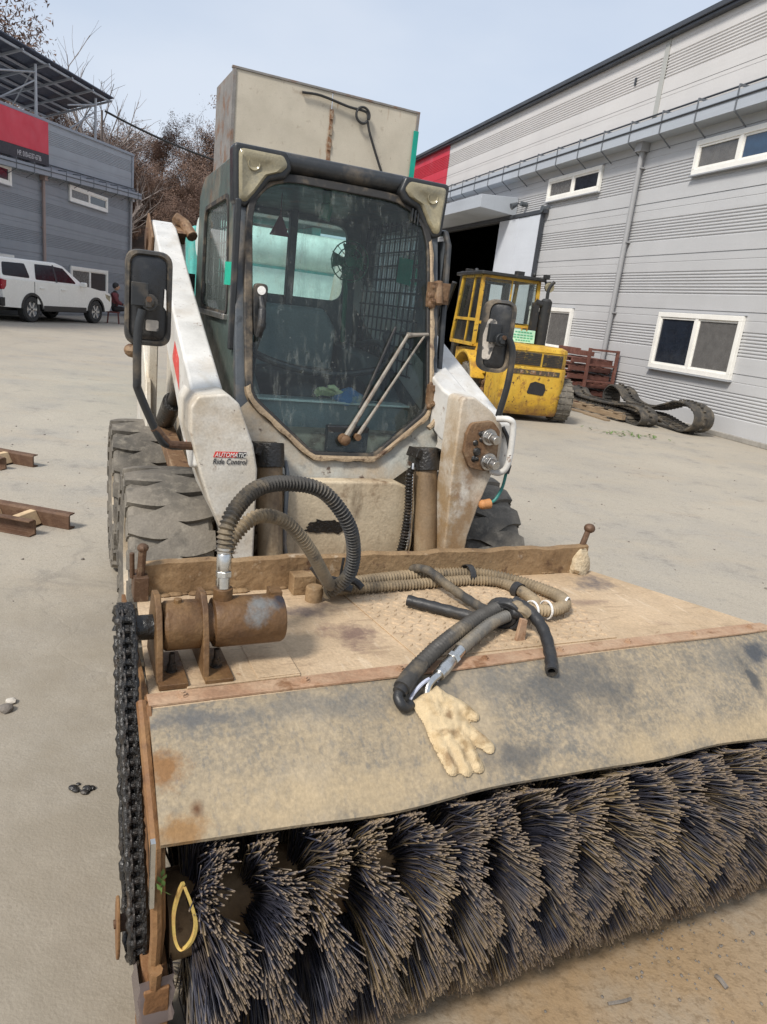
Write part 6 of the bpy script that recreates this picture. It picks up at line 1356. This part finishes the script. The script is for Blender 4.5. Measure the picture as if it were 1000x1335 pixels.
skin_obj('jacket', [(0, 0, .55), (.02, 0, .72), (.05, 0, .92), (.06, 0, 1.02), (.06, .19, .96), (.14, .26, .74), (.30, .17, .67), (.06, -.19, .96), (.14, -.26, .74), (.30, -.17, .67)], [(0, 1), (1, 2), (2, 3), (3, 4), (4, 5), (5, 6), (3, 7), (7, 8), (8, 9)], [.18, .17, .18, .10, .09, .07, .055, .09, .07, .055], 'jacket_red', PE)
g = G(); g.sph((.10, 0, 1.24), .105, (.95, .80, 1.12), 16); g.sph((.205, 0, 1.23), .022, (1, .7, 1), 8); g.sph((.10, .085, 1.23), .02, (1, .4, 1.3), 8); g.sph((.10, -.085, 1.23), .02, (1, .4, 1.3), 8)
for s in (-1, 1):
    g.sph((.36, s * .14, .655), .042, (1.3, .8, .6), 8)
    for k in range(4): g.tube([(.39, s * (.115 + .016 * k), .655), (.44, s * (.115 + .016 * k), .645)], .009, 5)
    g.tube([(.35, s * .10, .66), (.39, s * .085, .655)], .010, 5)
g.done('head_and_hands', 'skin', PE)
g = G(); g.sph((.075, 0, 1.275), .118, (.95, .86, 1.02), 16); g.done('hair', 'hair', PE)
ST = thing('stool', 'low dark red stool under the person by the pickup', 'stool', (-10.25, 25.5, 0), R(20))
g = G(); g.prism(rpoly([(-.22, -.2), (.22, -.2), (.22, .2), (-.22, .2)], .05, 3), 'z', .36, .41); g.done('seat', 'seat_red', ST, .01)
for sx in (-1, 1):
    for sy in (-1, 1): g = G(); g.cyl((sx * .16, sy * .15, .36), (sx * .19, sy * .18, 0), .02, n=8); g.done('leg', 'seat_red', ST)
g = G(); g.prism(rpoly([(-.24, -.02), (-.20, -.02), (-.24, .55), (-.29, .55)], .01, 2), 'y', -.2, .2); o = g.done('stool_back', 'seat_red', ST, .01); o.location = (0, 0, .40)
BK = thing('bucket', 'small black bucket on the ground at the corner of the grey building', 'bucket', (-9.95, 26.2, 0))
g = G(); g.lathe([(0, .01), (.13, .01), (.17, .34), (.18, .34), (.14, 0), (0, 0)], (0, 0, 0), 'z', 20); g.done('pail', 'car_black', BK); g = G(); g.tube(spline([(-.17, 0, .33), (-.13, .02, .44), (0, .03, .48), (.13, .02, .44), (.17, 0, .33)]), .008, 6); g.done('handle', 'steel', BK)

# ---------------------------------------------------------------- steel pallets stacked at the warehouse wall
RM = frame(RO, RY)
def rw(x, y, z=0): return RM @ Vector((x, y, z))
def steel_pallet():
    t = thing('steel_pallet', 'x', 'pallet', (0, 0, 0), RY, 'steel pallets stacked against the warehouse wall')
    for k in range(5): g = G(); g.bb(-.62, .62, -.50 + k * .22, -.36 + k * .22, .115, .135); g.done('deck_plank', 'pallet_steel', t, .003)
    for x in (-.58, 0, .58): g = G(); g.bb(x - .035, x + .035, -.50, .52, .03, .113); g.done('bearer', 'pallet_steel', t, .004)
    for y in (-.46, .46): g = G(); g.bb(-.60, .60, y - .03, y + .03, .0, .028); g.done('runner', 'pallet_steel', t, .003)
    return t
sp_ = steel_pallet(); names = ('bottom', 'second from the ground', 'third from the ground', 'fourth from the ground', 'fifth from the ground', 'topmost')
for k in range(6):
    o = sp_ if k == 0 else copy_tree(sp_); p = rw(-.42 + rnd.uniform(-.03, .03), -.66 + rnd.uniform(-.03, .03), .172 * k + .001); o.location = p; o.rotation_euler = (0, 0, RY + rnd.uniform(-.03, .03))
    o['label'] = 'brown steel pallet in the stack by the downspout, ' + names[k]
RK = thing('steel_rack', 'brown steel frame standing upright beside the pallet stack and the downspout', 'frame', rw(.30, -.34), RY)
g = G(); g.bb(-.03, .03, -.5, -.44, 0, 1.22); g.bb(-.03, .03, .20, .26, 0, 1.22); g.done('rack_post', 'pallet_steel', RK, .004)
for z in (.15, .5, .85, 1.17): g = G(); g.bb(-.022, .022, -.44, .20, z, z + .045); g.done('rack_rail', 'pallet_steel', RK, .003)
TB_ = thing('steel_channel_bundle', 'brown steel channel lying on top of the pallet stack', 'steel channel', rw(-.50, -.6, 1.036), RY)
g = G(); g.bb(-.5, .42, -.2, .16, .0, .10); g.bb(-.5, .42, -.22, -.2, .0, .15); g.done('channel', 'pallet_steel', TB_, .006)

# ---------------------------------------------------------------- worn rubber tracks on a broken wooden pallet
WP = thing('wooden_pallet', 'broken wooden pallet under the worn rubber tracks', 'pallet', rw(1.75, -1.04), RY + R(4))
for k in range(6): g = G(); g.box((-.80 + k * .32 + rnd.uniform(-.02, .02), rnd.uniform(-.03, .03), .155), (.13, 1.0 - .18 * (k % 3 == 1), .022), (0, 0, rnd.uniform(-.06, .06))); g.done('plank', 'pallet_wood', WP, .003)
for y in (-.44, 0, .44): g = G(); g.bb(-.95, .95, y - .045, y + .045, .045, .142); g.done('bearer', 'pallet_wood', WP, .004)
g = G(); g.box((-.1, -.60, .02), (1.3, .12, .03), (0, 0, .08)); g.box((.5, -.70, .018), (.8, .10, .03), (0, 0, -.10)); g.done('loose_plank', 'pallet_wood', WP, .003)
def track(label, pts, w, y0, rz=0):
    t = thing('rubber_track', label, 'rubber track', rw(0, 0), RY, 'worn rubber tracks by the warehouse wall'); P = resample(spline(pts + pts[:1], 10), .03); P = P[:-1]; n = len(P); th = .032; rings = []
    for i, p in enumerate(P):
        d = (P[(i + 1) % n] - P[i - 1]); nrm = Vector((-d.z, 0, d.x)).normalized(); sk = rz * p.x
        a, b = Vector((p.x, y0 + sk, p.z)), Vector((p.x, y0 + w + sk, p.z)); rings.append([a, b, b + nrm * th, a + nrm * th])
    g = G(); g.loops(rings, True, False, True); g.done('band', 'track_rubber', t, .006, 40)
    g = G()
    for i in range(0, n, 3):
        p = P[i]; d = (P[(i + 1) % n] - P[i - 1]).normalized(); nrm = Vector((-d.z, 0, d.x)); M = Matrix((d, Vector((0, 1, 0)), nrm)).transposed(); sk = rz * p.x
        for s in (.27, .73): g.box(p + Vector((0, y0 + sk + w * s, 0)) - nrm * .012, (.038, w * .40, .03), M)
        g.box(p + Vector((0, y0 + sk + w * .5, 0)) + nrm * (th + .012), (.03, .05, .045), M)
    g.done('tread_lugs', 'track_rubber', t, 0, 30); return t
def P3(l): return [(x, 0, z) for x, z in l]
track('larger black rubber track loop, its coiled end bulging below the low window', P3([(1.12, .20), (1.10, .40), (1.28, .54), (1.55, .48), (1.78, .33), (2.2, .27), (2.6, .30), (2.95, .40), (3.25, .50), (3.56, .50), (3.80, .38), (3.80, .18), (3.55, .06), (3.2, .11), (2.7, .20), (2.2, .19), (1.6, .17)]), .42, -.82)
track('flattened black rubber track lying in front of the larger track loop', P3([(.55, .2), (.58, .36), (.75, .38), (.98, .26), (1.6, .24), (2.2, .26), (2.7, .31), (3.0, .28), (3.14, .14), (3.0, .03), (2.75, .05), (2.55, .17), (1.8, .185), (1.0, .18)]), .36, -1.36)

# ---------------------------------------------------------------- rusty steel ramps on the ground at the left
def ramp(label, tip, yaw, L_, blocks):
    t = thing('steel_ramp', label, 'ramp', tip, yaw, 'rusty steel ramps on the concrete'); w = .16
    g = G(); g.prism([(0, .0), (.0, .085), (-.012, .095), (-.06, .095), (-.06, .087), (-.014, .085), (-.014, .012), (-.06, .008), (-.06, 0)], 'x', 0, L_); g.done('channel', 'ramp_rust', t, .002)
    g = G(); g.prism([(w, .0), (w, .085), (w + .012, .095), (w + .06, .095), (w + .06, .087), (w + .014, .085), (w + .014, .012), (w + .06, .008), (w + .06, 0)], 'x', .10, L_); g.done('channel', 'ramp_rust', t, .002)
    for k in range(blocks): g = G(); g.prism([(.18 + k * .26, .012), (.30 + k * .26, .012), (.26 + k * .26, .09), (.22 + k * .26, .09)], 'y', .001, w - .001); g.done('rung', 'ramp_wood', t, .004)
    return t
ramp('rusty steel ramp nearer the loader wheel, its dark cut end pointing right', (-1.875, 4.02, 0), R(170), 1.5, 5); ramp('rusty steel ramp farther back, cut off by the left picture edge', (-2.765, 5.33, 0), R(168), 1.4, 4)

# ---------------------------------------------------------------- small litter
def stick(label, a, b, r, mat='stone', nm='twig'):
    a, b = Vector(a), Vector(b); m = a.lerp(b, .5) + Vector((rnd.uniform(-.01, .01), rnd.uniform(-.01, .01), .004)); g = G(); g.tube(spline([a, m, b]), r, 6); o = g.done(nm, mat, None); return tag(o, label, 'twig', None)
stick('thin dark twig on the ground right of the bristles', (.648, 1.283, .004), (.706, 1.302, .005), .004)
stick('short dark stick near the right edge below the brush', (.946, 1.392, .004), (.958, 1.36, .006), .006)
def pebble(label, x, y, s, mat, grp=None):
    g = G(); bmesh.ops.create_icosphere(g.bm, subdivisions=2, radius=s)
    for v in g.bm.verts: v.co *= 1 + .35 * mnoise.noise(v.co / s * 1.3 + Vector((x, y, 0)) * 7); v.co.z *= .6
    o = g.done('pebble', mat, None, 0, 50); o.location = (x, y, s * .45); return tag(o, label, 'pebble', grp)
CL = thing('oil_clod', 'clump of black greasy lumps on the ground left of the chain', 'clod', (-.807, 1.789, 0))
g = G()
for x, y, s in ((-.022, .0, .012), (-.010, -.008, .010), (-.016, .022, .006), (.020, .004, .013), (.030, .010, .010), (.018, -.012, .011), (.012, .012, .007)): g.sph((x, y, s * .5), s, (1.2, 1, .6), 8)
g.done('lumps', 'oil_black', CL)
pebble('dark flat stone at the left picture edge on the concrete', -1.225, 2.14, .024, 'stone'); pebble('pale stone just behind the dark flat stone at the left edge', -1.235, 2.19, .018, 'stone_pale')
g = G()
for i in range(420):
    x, y = rnd.uniform(-4, 4.5), rnd.uniform(.9, 9); s = rnd.choice((.003, .004, .006, .009)) * rnd.uniform(.7, 1.2); bmesh.ops.create_icosphere(g.bm, subdivisions=1, radius=s, matrix=Matrix.Translation((x, y, s * .3)) @ Matrix.Diagonal((1, 1.3, .6, 1)))
for i in range(200):
    x, y = rnd.gauss(.88, .16), rnd.gauss(1.46, .14); s = rnd.uniform(.0015, .0045); bmesh.ops.create_icosphere(g.bm, subdivisions=1, radius=s, matrix=Matrix.Translation((x, y, s * .3)) @ Matrix.Diagonal((1, 1.3, .6, 1)))
tag(g.done('gravel', 'stone', None, 0, 60), kind='stuff')
g = G()
for i in range(60):
    c = Vector((3.80 + rnd.gauss(0, .30), 11.5 + rnd.gauss(0, .16), rnd.uniform(.004, .04))); a = Vector((rnd.gauss(0, 1), rnd.gauss(0, 1), rnd.gauss(0, .4))).normalized() * .05; b = a.cross(Vector((0, 0, 1))).normalized() * .016
    g.face([c + a, c + b, c - a, c - b])
tag(g.done('grass_litter', 'leaf_green', None, 0, 0), kind='stuff')
